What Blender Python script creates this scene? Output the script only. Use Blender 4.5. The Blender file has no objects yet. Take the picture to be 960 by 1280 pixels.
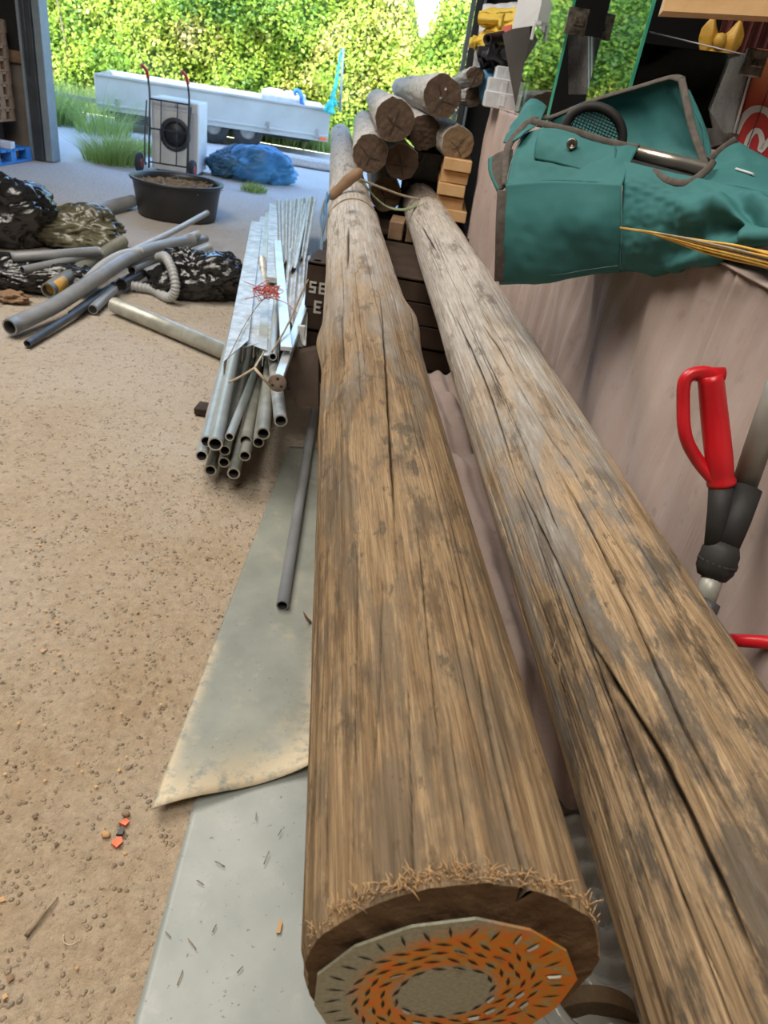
import bpy, math, random
import numpy as np
from mathutils import Vector, Matrix
random.seed(7); RNG = np.random.default_rng(11)
S = bpy.context.scene
COL = S.collection
PI = math.pi

# ------------------------------------------------------------------ camera
F, H = 890.0, 1.5
P, R = math.radians(31.3), math.radians(9.6)
FW = np.array([0, math.cos(P), -math.sin(P)]); UP = np.array([0, math.sin(P), math.cos(P)]); RT = np.array([1., 0, 0])
EYE = np.array([0, 0, H])
CXV = math.cos(R)*RT + math.sin(R)*UP
CYV = -math.sin(R)*RT + math.cos(R)*UP
def ray(x, y): return FW + CXV*((x-480)/F) - CYV*((y-640)/F)
def onz(x, y, z=0.0):
    v = ray(x, y); return EYE + v*((z-H)/v[2])
def ony(x, y, Y):
    v = ray(x, y); return EYE + v*(Y/v[1])
cam = bpy.data.cameras.new('camera'); camo = bpy.data.objects.new('camera', cam); COL.objects.link(camo)
m = Matrix.Identity(4)
for i in range(3):
    m[i][0] = CXV[i]; m[i][1] = CYV[i]; m[i][2] = -FW[i]; m[i][3] = EYE[i]
camo.matrix_world = m
cam.sensor_fit = 'VERTICAL'; cam.sensor_height = 36; cam.sensor_width = 27; cam.lens = F/1280*36
cam.clip_start = .02; cam.clip_end = 300
cam.dof.use_dof = True; cam.dof.focus_distance = 1.35; cam.dof.aperture_fstop = 9.0
S.camera = camo
S.view_settings.view_transform = 'Standard'; S.view_settings.look = 'None'
S.view_settings.gamma = 1; S.view_settings.use_curve_mapping = False
S.view_settings.exposure = 0.32

# ------------------------------------------------------------------ materials
def newmat(name):
    mt = bpy.data.materials.new(name); mt.use_nodes = True
    nt = mt.node_tree; return mt, nt, nt.nodes['Principled BSDF']
def N(nt, t, **kw):
    n = nt.nodes.new(t)
    for k, v in kw.items():
        if k in n.inputs: n.inputs[k].default_value = v
        else: setattr(n, k, v)
    return n
def ramp(nt, fac, stops):
    r = nt.nodes.new('ShaderNodeValToRGB'); e = r.color_ramp.elements
    while len(e) < len(stops): e.new(.5)
    for el, (p, c) in zip(e, stops):
        el.position = p; el.color = (*c, 1) if len(c) == 3 else c
    nt.links.new(fac, r.inputs[0]); return r.outputs[0]
def mix(nt, fac, a, b, mode='MIX'):
    n = nt.nodes.new('ShaderNodeMix'); n.data_type = 'RGBA'; n.blend_type = mode
    for sock, v in ((n.inputs[0], fac), (n.inputs[6], a), (n.inputs[7], b)):
        if hasattr(v, 'is_output'): nt.links.new(v, sock)
        elif isinstance(v, (int, float)): sock.default_value = v
        else: sock.default_value = (*v, 1)
    return n.outputs[2]
def mrange(nt, v, a, b, c=0., d=1.):
    n = nt.nodes.new('ShaderNodeMapRange'); nt.links.new(v, n.inputs[0])
    for i, q in enumerate((a, b, c, d)): n.inputs[i+1].default_value = q
    return n.outputs[0]
def math_(nt, op, a, b=0.):
    n = nt.nodes.new('ShaderNodeMath'); n.operation = op
    for s, v in ((n.inputs[0], a), (n.inputs[1], b)):
        if hasattr(v, 'is_output'): nt.links.new(v, s)
        else: s.default_value = v
    return n.outputs[0]
def coords(nt, kind='Object', scale=(1, 1, 1)):
    t = nt.nodes.new('ShaderNodeTexCoord'); mp = nt.nodes.new('ShaderNodeMapping')
    mp.inputs['Scale'].default_value = scale; nt.links.new(t.outputs[kind], mp.inputs[0]); return mp.outputs[0]
def noise(nt, vec, scale, detail=4, rough=.6):
    n = nt.nodes.new('ShaderNodeTexNoise'); n.inputs['Scale'].default_value = scale
    n.inputs['Detail'].default_value = detail; n.inputs['Roughness'].default_value = rough
    nt.links.new(vec, n.inputs['Vector']); return n.outputs[0]
def bump(nt, bsdf, h, strength=.3, dist=.01):
    b = nt.nodes.new('ShaderNodeBump'); b.inputs['Strength'].default_value = strength; b.inputs['Distance'].default_value = dist
    nt.links.new(h, b.inputs['Height']); nt.links.new(b.outputs[0], bsdf.inputs['Normal'])
def setp(b, col=None, rough=None, metal=None, spec=None, **kw):
    if col is not None:
        if hasattr(col, 'is_output'): b.id_data.links.new(col, b.inputs['Base Color'])
        else: b.inputs['Base Color'].default_value = (*col, 1)
    if rough is not None: b.inputs['Roughness'].default_value = rough
    if metal is not None: b.inputs['Metallic'].default_value = metal
    if spec is not None: b.inputs['Specular IOR Level'].default_value = spec
def mottled(name, c1, c2, scale=8, rough=.6, metal=0, bmp=.1, bscale=40, bdist=.004, spec=.5, stretch=(1, 1, 1), lo=.35, hi=.65, detail=5):
    mt, nt, b = newmat(name); v = coords(nt, 'Object', stretch)
    n1 = noise(nt, v, scale, detail)
    setp(b, ramp(nt, n1, [(lo, c1), (hi, c2)]), rough, metal, spec)
    if bmp: bump(nt, b, noise(nt, v, bscale, 4), bmp, bdist)
    return mt
M = {}
M['black_metal'] = mottled('black_metal', (.015, .015, .017), (.03, .03, .033), 12, .4)
M['galv'] = mottled('galvanised_steel', (.56, .60, .62), (.72, .76, .78), 9, .34, .5, .05, 60)
M['galv_dull'] = mottled('dull_galvanised_steel', (.36, .36, .31), (.54, .54, .48), 9, .42, .4, .06, 60)
M['galv_white'] = mottled('whitened_galvanised_steel', (.36, .37, .36), (.66, .68, .68), 16, .45, .35, .06, 50)
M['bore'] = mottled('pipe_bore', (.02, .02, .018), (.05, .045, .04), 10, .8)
M['rust'] = mottled('rusty_steel', (.16, .09, .05), (.38, .32, .27), 14, .7, .3, .15, 60)
M['grey_plastic'] = mottled('grey_plastic_pipe', (.20, .21, .22), (.29, .30, .31), 5, .38, 0, .03)
M['pale_plastic'] = mottled('pale_grey_plastic', (.36, .37, .37), (.46, .47, .47), 6, .4, 0, .03)
M['dark_plastic'] = mottled('dark_plastic', (.02, .022, .026), (.05, .05, .055), 7, .42, 0, .04)
M['navy_plastic'] = mottled('dark_blue_plastic', (.03, .04, .06), (.06, .075, .10), 7, .4, 0, .03)
M['olive_plastic'] = mottled('olive_grey_plastic', (.15, .15, .12), (.22, .22, .18), 6, .5, 0, .04)
M['tape'] = mottled('yellow_tape', (.55, .28, .04), (.7, .4, .08), 9, .5)
M['tub'] = mottled('black_tub_plastic', (.016, .016, .018), (.035, .035, .036), 4, .42, 0, .05)
M['white_paint'] = mottled('white_enamel', (.72, .72, .70), (.8, .8, .78), 3, .3, 0, 0)
M['alu'] = mottled('pale_aluminium', (.42, .43, .39), (.50, .51, .47), 2, .45, .15, .04, 20)
M['red_plastic'] = mottled('red_plastic', (.50, .008, .015), (.58, .014, .022), 5, .32, 0, .03)
M['orange_scrap'] = mottled('orange_plastic', (.85, .12, .03), (.95, .2, .06), 5, .4)
M['rubber'] = mottled('black_rubber', (.012, .012, .012), (.03, .03, .03), 9, .65)
M['blue_paint'] = mottled('blue_paint', (.02, .16, .45), (.05, .24, .6), 6, .6)
M['pale_wood'] = mottled('pale_sawn_wood', (.52, .30, .13), (.68, .44, .22), 6, .65, 0, .15, 30, .003, .3, (1, .15, 1))
M['brown_wood'] = mottled('brown_pallet_wood', (.20, .12, .07), (.36, .23, .14), 6, .75, 0, .2, 30, .003, .3)
M['dark_wood'] = mottled('dark_crate_wood', (.035, .022, .016), (.07, .045, .03), 6, .75, 0, .2, 30, .003, .3)
M['white_letter'] = mottled('white_lettering', (.5, .48, .44), (.62, .6, .55), 20, .7)
M['red_wire'] = mottled('red_wire', (.45, .06, .04), (.6, .12, .08), 20, .5)
M['cord'] = mottled('cream_cord', (.45, .37, .27), (.62, .52, .4), 30, .8)
M['green_strap'] = mottled('green_strap', (.20, .25, .14), (.32, .36, .22), 30, .7)
M['blue_rope'] = mottled('blue_rope', (.03, .16, .42), (.08, .28, .55), 30, .7)
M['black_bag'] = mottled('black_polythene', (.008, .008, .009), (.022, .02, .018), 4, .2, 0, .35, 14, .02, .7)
M['olive_bag'] = mottled('olive_polythene', (.06, .055, .03), (.15, .14, .085), 5, .26, 0, .35, 14, .02, .6)
M['blue_bag'] = mottled('blue_tarpaulin', (.03, .16, .36), (.08, .30, .55), 4, .42, 0, .4, 9, .03)
M['teal'] = mottled('teal_canvas', (.034, .148, .150), (.046, .182, .182), 5, .72, 0, .12, 320, .0008, .25)
M['teal_net'] = mottled('turquoise_plastic', (.02, .42, .38), (.05, .55, .48), 12, .5)
M['trim'] = mottled('grey_binding', (.085, .072, .062), (.125, .11, .098), 60, .85, 0, .15, 400, .0006, .2)
M['lining'] = mottled('dark_lining', (.01, .012, .013), (.02, .022, .022), 20, .85)
M['stitch'] = mottled('pale_stitching', (.16, .27, .255), (.22, .33, .31), 40, .8)
M['tool_grey'] = mottled('worn_grey_tube', (.26, .265, .23), (.34, .34, .30), 12, .42, .2, .05, 60)
M['chrome'] = mottled('brushed_tube_steel', (.46, .42, .36), (.56, .51, .44), 20, .3, .9, .02)
M['yellow_sack'] = mottled('yellow_fabric', (.70, .48, .05), (.82, .62, .13), 6, .7, 0, .3, 12, .02)
M['white_sack'] = mottled('white_woven_sack', (.55, .58, .62), (.70, .72, .75), 6, .7, 0, .3, 12, .02)
M['sky_sheet'] = mottled('light_blue_sheet', (.13, .42, .72), (.25, .55, .8), 6, .5, 0, .3, 12, .02)
M['grey_board'] = mottled('grey_board', (.075, .072, .068), (.1, .096, .09), 4, .6)
M['white_board'] = mottled('white_board', (.60, .62, .65), (.7, .72, .74), 4, .6)
M['straw'] = mottled('yellow_straw', (.62, .33, .03), (.78, .48, .08), 30, .55)
M['straw_dull'] = mottled('grey_straw', (.26, .22, .17), (.36, .31, .24), 30, .7)
M['gold'] = mottled('gold_fabric', (.55, .30, .03), (.75, .45, .08), 12, .45)
M['maroon'] = mottled('maroon_fabric', (.06, .012, .01), (.12, .025, .02), 12, .7)
M['bracket'] = mottled('bracket_steel', (.06, .055, .05), (.30, .27, .23), 38, .35, .8)
M['dirt'] = mottled('twigs_and_soil', (.10, .065, .04), (.34, .25, .16), 26, .9, 0, .8, 40, .02)
M['twig'] = mottled('dry_twig', (.20, .14, .08), (.42, .33, .22), 30, .8)
M['dark_cladding'] = mottled('dark_cladding', (.012, .012, .013), (.022, .021, .02), 2, .8, 0, .1, 20)
M['block_wall'] = mottled('beige_block_wall', (.20, .165, .13), (.26, .22, .18), 5, .9, 0, .2, 40)
M['post'] = mottled('blue_grey_steel', (.20, .25, .28), (.27, .32, .35), 4, .5)
M['post_dark'] = mottled('dark_steel', (.035, .04, .045), (.06, .065, .07), 4, .6)
M['roof'] = mottled('roof_sheeting', (.30, .29, .27), (.38, .37, .35), 2, .8)
M['soil'] = mottled('verge_soil', (.25, .22, .10), (.36, .34, .16), 3, .95, 0, .4, 20, .03)
M['tin'] = mottled('grey_tin', (.30, .30, .28), (.40, .40, .37), 10, .4, .5, .1, 30)
M['clear_ribbed'] = mottled('translucent_tray', (.40, .41, .38), (.50, .51, .47), 6, .22, 0, .05)

def m_floor(name, cA, cB, cC, near):
    mt, nt, b = newmat(name); v = coords(nt, 'Object')
    big = noise(nt, v, 1.3, 5); sm = noise(nt, v, 38, 6, .7); mid = noise(nt, v, 20, 6, .65)
    c = ramp(nt, big, [(.3, cA), (.7, cB)])
    c = mix(nt, mrange(nt, mid, .45, .75), c, cC)
    c = mix(nt, mrange(nt, sm, .35, .70, .0, .55), c, (cA[0]*.52, cA[1]*.5, cA[2]*.48))
    vo = nt.nodes.new('ShaderNodeTexVoronoi'); vo.inputs['Scale'].default_value = 75; nt.links.new(v, vo.inputs['Vector'])
    peb = mrange(nt, vo.outputs['Distance'], .0, .45, 1, 0)
    sel = mrange(nt, noise(nt, v, 24, 3), .5, .62)
    pf = math_(nt, 'MULTIPLY', peb, sel)
    c = mix(nt, math_(nt, 'MULTIPLY', pf, .45), c, (cB[0]*1.15, cB[1]*1.08, cB[2]))
    ds = mrange(nt, noise(nt, v, 60, 2), .68, .74)
    c = mix(nt, math_(nt, 'MULTIPLY', ds, .6), c, (.07, .05, .035))
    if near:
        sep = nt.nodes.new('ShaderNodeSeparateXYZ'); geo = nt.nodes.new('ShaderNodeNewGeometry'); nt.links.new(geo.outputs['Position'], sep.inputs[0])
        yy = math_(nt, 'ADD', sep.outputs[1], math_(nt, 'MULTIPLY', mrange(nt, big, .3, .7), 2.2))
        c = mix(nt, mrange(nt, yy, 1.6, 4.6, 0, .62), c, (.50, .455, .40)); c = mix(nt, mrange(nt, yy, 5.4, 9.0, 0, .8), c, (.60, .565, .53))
    setp(b, c, .85, 0, .3)
    h = math_(nt, 'ADD', math_(nt, 'MULTIPLY', sm, .7), math_(nt, 'MULTIPLY', pf, 1.0))
    h = math_(nt, 'ADD', h, math_(nt, 'MULTIPLY', mid, 1.2))
    bump(nt, b, h, 1.0 if near else .4, .017)
    return mt
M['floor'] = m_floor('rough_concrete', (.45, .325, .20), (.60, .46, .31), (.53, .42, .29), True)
M['yard'] = m_floor('yard_concrete', (.54, .51, .47), (.64, .61, .57), (.58, .55, .51), False)

def m_sheet(name, c1, c2, stain, edge=None):
    mt, nt, b = newmat(name); v = coords(nt, 'Object')
    c = ramp(nt, noise(nt, v, 5, 5), [(.35, c1), (.65, c2)])
    st = mrange(nt, noise(nt, v, 11, 8, .72), .55, .66)
    c = mix(nt, math_(nt, 'MULTIPLY', st, .55), c, stain)
    sp = mrange(nt, noise(nt, v, 85, 3), .66, .72)
    c = mix(nt, math_(nt, 'MULTIPLY', sp, .6), c, (.10, .08, .05))
    if edge:
        at = nt.nodes.new('ShaderNodeAttribute'); at.attribute_name = 'dust'
        f = math_(nt, 'MULTIPLY', at.outputs['Fac'], mrange(nt, noise(nt, v, 26, 6, .7), .36, .52))
        c = mix(nt, f, c, edge)
    setp(b, c, .52, .15, .5); bump(nt, b, noise(nt, v, 30, 5), .15, .003); return mt
M['sheet_low'] = m_sheet('grey_coated_sheet', (.32, .345, .325), (.40, .425, .40), (.46, .47, .44))
M['sheet_up'] = m_sheet('dusty_grey_sheet', (.235, .25, .215), (.32, .33, .285), (.42, .38, .28), (.60, .50, .34))

def m_cloth(name, c1, c2):
    mt, nt, b = newmat(name); v = coords(nt, 'Object')
    c = ramp(nt, noise(nt, v, 4, 5), [(.3, c1), (.7, c2)])
    sp = mrange(nt, noise(nt, v, 17, 4), .60, .72); c = mix(nt, math_(nt, 'MULTIPLY', sp, .35), c, (.18, .13, .11))
    setp(b, c, .8, 0, .25)
    b.inputs['Sheen Weight'].default_value = .15
    bump(nt, b, noise(nt, coords(nt, 'Object', (9, 9, 1.2)), 5, 5), .35, .012); return mt
M['cloth'] = m_cloth('mauve_sheet', (.40, .305, .27), (.50, .395, .355))

def m_glass(name, tint, mirror):
    mt, nt, b = newmat(name); out = nt.nodes['Material Output']
    tr = N(nt, 'ShaderNodeBsdfTransparent'); tr.inputs[0].default_value = (*tint, 1)
    gl = N(nt, 'ShaderNodeBsdfGlossy'); gl.inputs['Roughness'].default_value = .02; gl.inputs[0].default_value = (.93, 1, .95, 1)
    fr = N(nt, 'ShaderNodeFresnel'); fr.inputs['IOR'].default_value = mirror
    mx = N(nt, 'ShaderNodeMixShader'); nt.links.new(fr.outputs[0], mx.inputs[0]); nt.links.new(tr.outputs[0], mx.inputs[1]); nt.links.new(gl.outputs[0], mx.inputs[2])
    nt.links.new(mx.outputs[0], out.inputs[0]); return mt
M['glass'] = m_glass('coated_glass', (.80, .92, .86), 4.2)
M['clear'] = m_glass('clear_acrylic', (.9, .92, .92), 1.5)
def m_reflect_haze():  # grey diffuse mixed in paints the reflected haze on the panes
    mt, nt, b = newmat('haze_painted_acrylic'); out = nt.nodes['Material Output']
    tr = N(nt, 'ShaderNodeBsdfTransparent'); df = N(nt, 'ShaderNodeBsdfDiffuse'); df.inputs[0].default_value = (.62, .63, .64, 1)
    gl = N(nt, 'ShaderNodeBsdfGlossy'); gl.inputs['Roughness'].default_value = .05
    m1 = N(nt, 'ShaderNodeMixShader'); v = coords(nt, 'Object'); f = mrange(nt, noise(nt, v, 7, 5), .3, .7, .22, .50); nt.links.new(f, m1.inputs[0]); nt.links.new(tr.outputs[0], m1.inputs[1]); nt.links.new(df.outputs[0], m1.inputs[2])
    fr = N(nt, 'ShaderNodeFresnel'); fr.inputs['IOR'].default_value = 1.6; m2 = N(nt, 'ShaderNodeMixShader'); nt.links.new(fr.outputs[0], m2.inputs[0]); nt.links.new(m1.outputs[0], m2.inputs[1]); nt.links.new(gl.outputs[0], m2.inputs[2]); nt.links.new(m2.outputs[0], out.inputs[0]); return mt
M['dusty'] = m_reflect_haze()  # key for the painted reflection haze
M['glass_edge'] = mottled('green_glass_edge', (.04, .34, .22), (.10, .50, .36), 10, .15, 0, 0)

def m_leaf(name, cs):
    mt, nt, b = newmat(name); out = nt.nodes['Material Output']
    at = nt.nodes.new('ShaderNodeAttribute'); at.attribute_name = 'tint'
    c = ramp(nt, at.outputs['Fac'], [(i/(len(cs)-1), q) for i, q in enumerate(cs)])
    setp(b, c, .45, 0, .4)
    tl = N(nt, 'ShaderNodeBsdfTranslucent'); nt.links.new(c, tl.inputs[0])
    mx = N(nt, 'ShaderNodeMixShader'); mx.inputs[0].default_value = .35
    nt.links.new(b.outputs[0], mx.inputs[1]); nt.links.new(tl.outputs[0], mx.inputs[2]); nt.links.new(mx.outputs[0], out.inputs[0]); return mt
M['leaf'] = m_leaf('hedge_leaf', [(.12, .26, .06), (.28, .46, .06), (.50, .64, .08), (.72, .72, .16), (.88, .76, .36)])
M['grass'] = m_leaf('grass_blade', [(.16, .26, .05), (.30, .42, .10), (.46, .50, .22)])
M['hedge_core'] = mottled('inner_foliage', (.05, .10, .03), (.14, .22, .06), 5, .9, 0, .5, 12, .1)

def m_log(name, gold, dark, grey, pale, wv0, wv1, contrast):
    mt, nt, b = newmat(name)
    uv = nt.nodes.new('ShaderNodeUVMap'); uv.uv_map = 'UVMap'
    def mp(sx, sy, ox=0):
        q = nt.nodes.new('ShaderNodeMapping'); q.inputs['Scale'].default_value = (sx, sy, 1); q.inputs['Location'].default_value = (ox, ox, 0)
        nt.links.new(uv.outputs[0], q.inputs[0]); return q.outputs[0]
    streak = noise(nt, mp(46, 1.6), 1, 10, .70)
    fine = noise(nt, mp(330, 9, 3), 1, 5, .7)
    mid = noise(nt, mp(120, 5, 53), 1, 6, .7)
    hair = noise(nt, mp(620, 14, 71), 1, 4, .75)
    patch = noise(nt, mp(13, 3.2, 7), 1, 9, .68)
    patch2 = noise(nt, mp(10, 2.0, 19), 1, 9, .72)
    blot = noise(nt, mp(30, 12, 31), 1, 7, .65)
    c = ramp(nt, streak, [(.30, dark), (.44, gold), (.58, pale), (.72, gold)])
    c = mix(nt, math_(nt, 'MULTIPLY', mrange(nt, mid, .46, .62), .55), c, (gold[0]*.50, gold[1]*.46, gold[2]*.42))
    c = mix(nt, math_(nt, 'MULTIPLY', mrange(nt, fine, .50, .66), .45), c, (gold[0]*.36, gold[1]*.32, gold[2]*.3))
    c = mix(nt, math_(nt, 'MULTIPLY', mrange(nt, fine, .46, .34), .35), c, pale)
    c = mix(nt, math_(nt, 'MULTIPLY', mrange(nt, hair, .50, .62), .42), c, (gold[0]*.34, gold[1]*.31, gold[2]*.30))
    c = mix(nt, math_(nt, 'MULTIPLY', mrange(nt, hair, .46, .36), .30), c, pale)
    g2 = mix(nt, mrange(nt, mid, .4, .62), grey, (grey[0]*.62, grey[1]*.6, grey[2]*.58))
    c = mix(nt, math_(nt, 'MULTIPLY', mrange(nt, patch, .49, .55), contrast), c, g2)
    c = mix(nt, math_(nt, 'MULTIPLY', mrange(nt, patch2, .56, .61), contrast*.85), c, dark)
    c = mix(nt, math_(nt, 'MULTIPLY', mrange(nt, patch2, .42, .37), .60), c, pale)
    c = mix(nt, math_(nt, 'MULTIPLY', mrange(nt, blot, .60, .66), .55), c, dark)
    stp = noise(nt, mp(16, 6.5, 91), 1, 9, .7)
    c = mix(nt, math_(nt, 'MULTIPLY', mrange(nt, stp, .585, .61), math_(nt, 'ADD', mrange(nt, hair, .35, .6, .5, .75), 0.)), c, (grey[0]*.50, grey[1]*.52, grey[2]*.53))
    sep = nt.nodes.new('ShaderNodeSeparateXYZ'); nt.links.new(uv.outputs[0], sep.inputs[0])
    wf = mrange(nt, math_(nt, 'ADD', sep.outputs[1], math_(nt, 'MULTIPLY', mrange(nt, patch, .3, .7), 1.4)), wv0, wv1, 0, .85)
    wc = ramp(nt, mid, [(.32, (.29, .25, .21)), (.5, (.52, .475, .425)), (.68, (.72, .68, .63))])
    wc = mix(nt, math_(nt, 'MULTIPLY', mrange(nt, patch2, .55, .62), .7), wc, (.17, .135, .10))
    c = mix(nt, wf, c, wc)
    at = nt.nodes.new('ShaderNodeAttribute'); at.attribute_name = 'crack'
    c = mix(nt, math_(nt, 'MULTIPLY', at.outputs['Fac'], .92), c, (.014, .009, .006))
    at2 = nt.nodes.new('ShaderNodeAttribute'); at2.attribute_name = 'knot'
    c = mix(nt, math_(nt, 'MULTIPLY', at2.outputs['Fac'], mrange(nt, mid, .3, .6, .4, 1)), c, (dark[0]*.8, dark[1]*.7, dark[2]*.7))
    setp(b, c, .74, 0, .22)
    h = math_(nt, 'ADD', math_(nt, 'MULTIPLY', fine, .8), math_(nt, 'MULTIPLY', mid, 1.0))
    h = math_(nt, 'ADD', h, math_(nt, 'MULTIPLY', hair, .6))
    bump(nt, b, h, .5, .0035)
    return mt
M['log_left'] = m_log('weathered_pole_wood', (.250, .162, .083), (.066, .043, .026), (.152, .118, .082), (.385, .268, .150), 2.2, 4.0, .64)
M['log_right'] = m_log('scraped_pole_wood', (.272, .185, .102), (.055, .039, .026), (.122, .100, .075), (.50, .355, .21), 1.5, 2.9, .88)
M['log_stack'] = m_log('silvered_pole_wood', (.55, .50, .45), (.3, .26, .22), (.55, .52, .48), (.74, .71, .66), -1, .5, .4)
def m_end(name, c1, c2, c3):
    mt, nt, b = newmat(name); v = coords(nt, 'Object')
    c = ramp(nt, noise(nt, v, 14, 6, .7), [(.3, c1), (.6, c2), (.78, c3)])
    setp(b, c, .85, 0, .2); bump(nt, b, noise(nt, v, 60, 5), .6, .006); return mt
M['end_grain'] = m_end('sawn_end_grain', (.085, .048, .024), (.16, .095, .05), (.27, .17, .09))
M['end_dark'] = m_end('dark_end_grain', (.075, .05, .036), (.12, .082, .058), (.17, .12, .085))
M['end_tan'] = m_end('tan_end_grain', (.16, .105, .06), (.23, .16, .095), (.29, .21, .13))

def m_plate():
    mt, nt, b = newmat('painted_nail_plate'); v = coords(nt, 'UV')
    sep = nt.nodes.new('ShaderNodeSeparateXYZ'); nt.links.new(v, sep.inputs[0])
    x, y = sep.outputs[0], sep.outputs[1]
    d = math_(nt, 'SQRT', math_(nt, 'ADD', math_(nt, 'MULTIPLY', x, x), math_(nt, 'MULTIPLY', y, y)))
    n1 = noise(nt, v, 9, 5, .6); n2 = noise(nt, v, 26, 5)
    ring = math_(nt, 'MULTIPLY', mrange(nt, d, .36, .44), mrange(nt, math_(nt, 'ADD', d, math_(nt, 'MULTIPLY', x, -.30)), .78, .98, 1, 0))
    f = math_(nt, 'MULTIPLY', ring, mrange(nt, n1, .34, .44))
    metal = ramp(nt, n2, [(.35, (.32, .32, .235)), (.65, (.44, .44, .34))])
    paint = ramp(nt, n1, [(.40, (.62, .32, .03)), (.55, (.82, .24, .012)), (.68, (.95, .17, .010))])
    c = mix(nt, f, metal, paint)
    setp(b, c, .45, .25, .5); bump(nt, b, n2, .08, .002); return mt
M['plate'] = m_plate()
M['slot'] = mottled('punched_slot', (.012, .009, .007), (.03, .022, .016), 20, .8)

def m_poster():
    mt, nt, b = newmat('orange_red_print'); v = coords(nt, 'UV')
    sep = nt.nodes.new('ShaderNodeSeparateXYZ'); nt.links.new(v, sep.inputs[0])
    c = ramp(nt, sep.outputs[1], [(0, (.50, .03, .06)), (.5, (.62, .07, .05)), (.9, (.72, .30, .14))])
    setp(b, c, .35); return mt
M['poster'] = m_poster()
M['poster_white'] = mottled('white_print', (.66, .68, .66), (.74, .76, .74), 6, .35, 0, 0)

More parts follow.
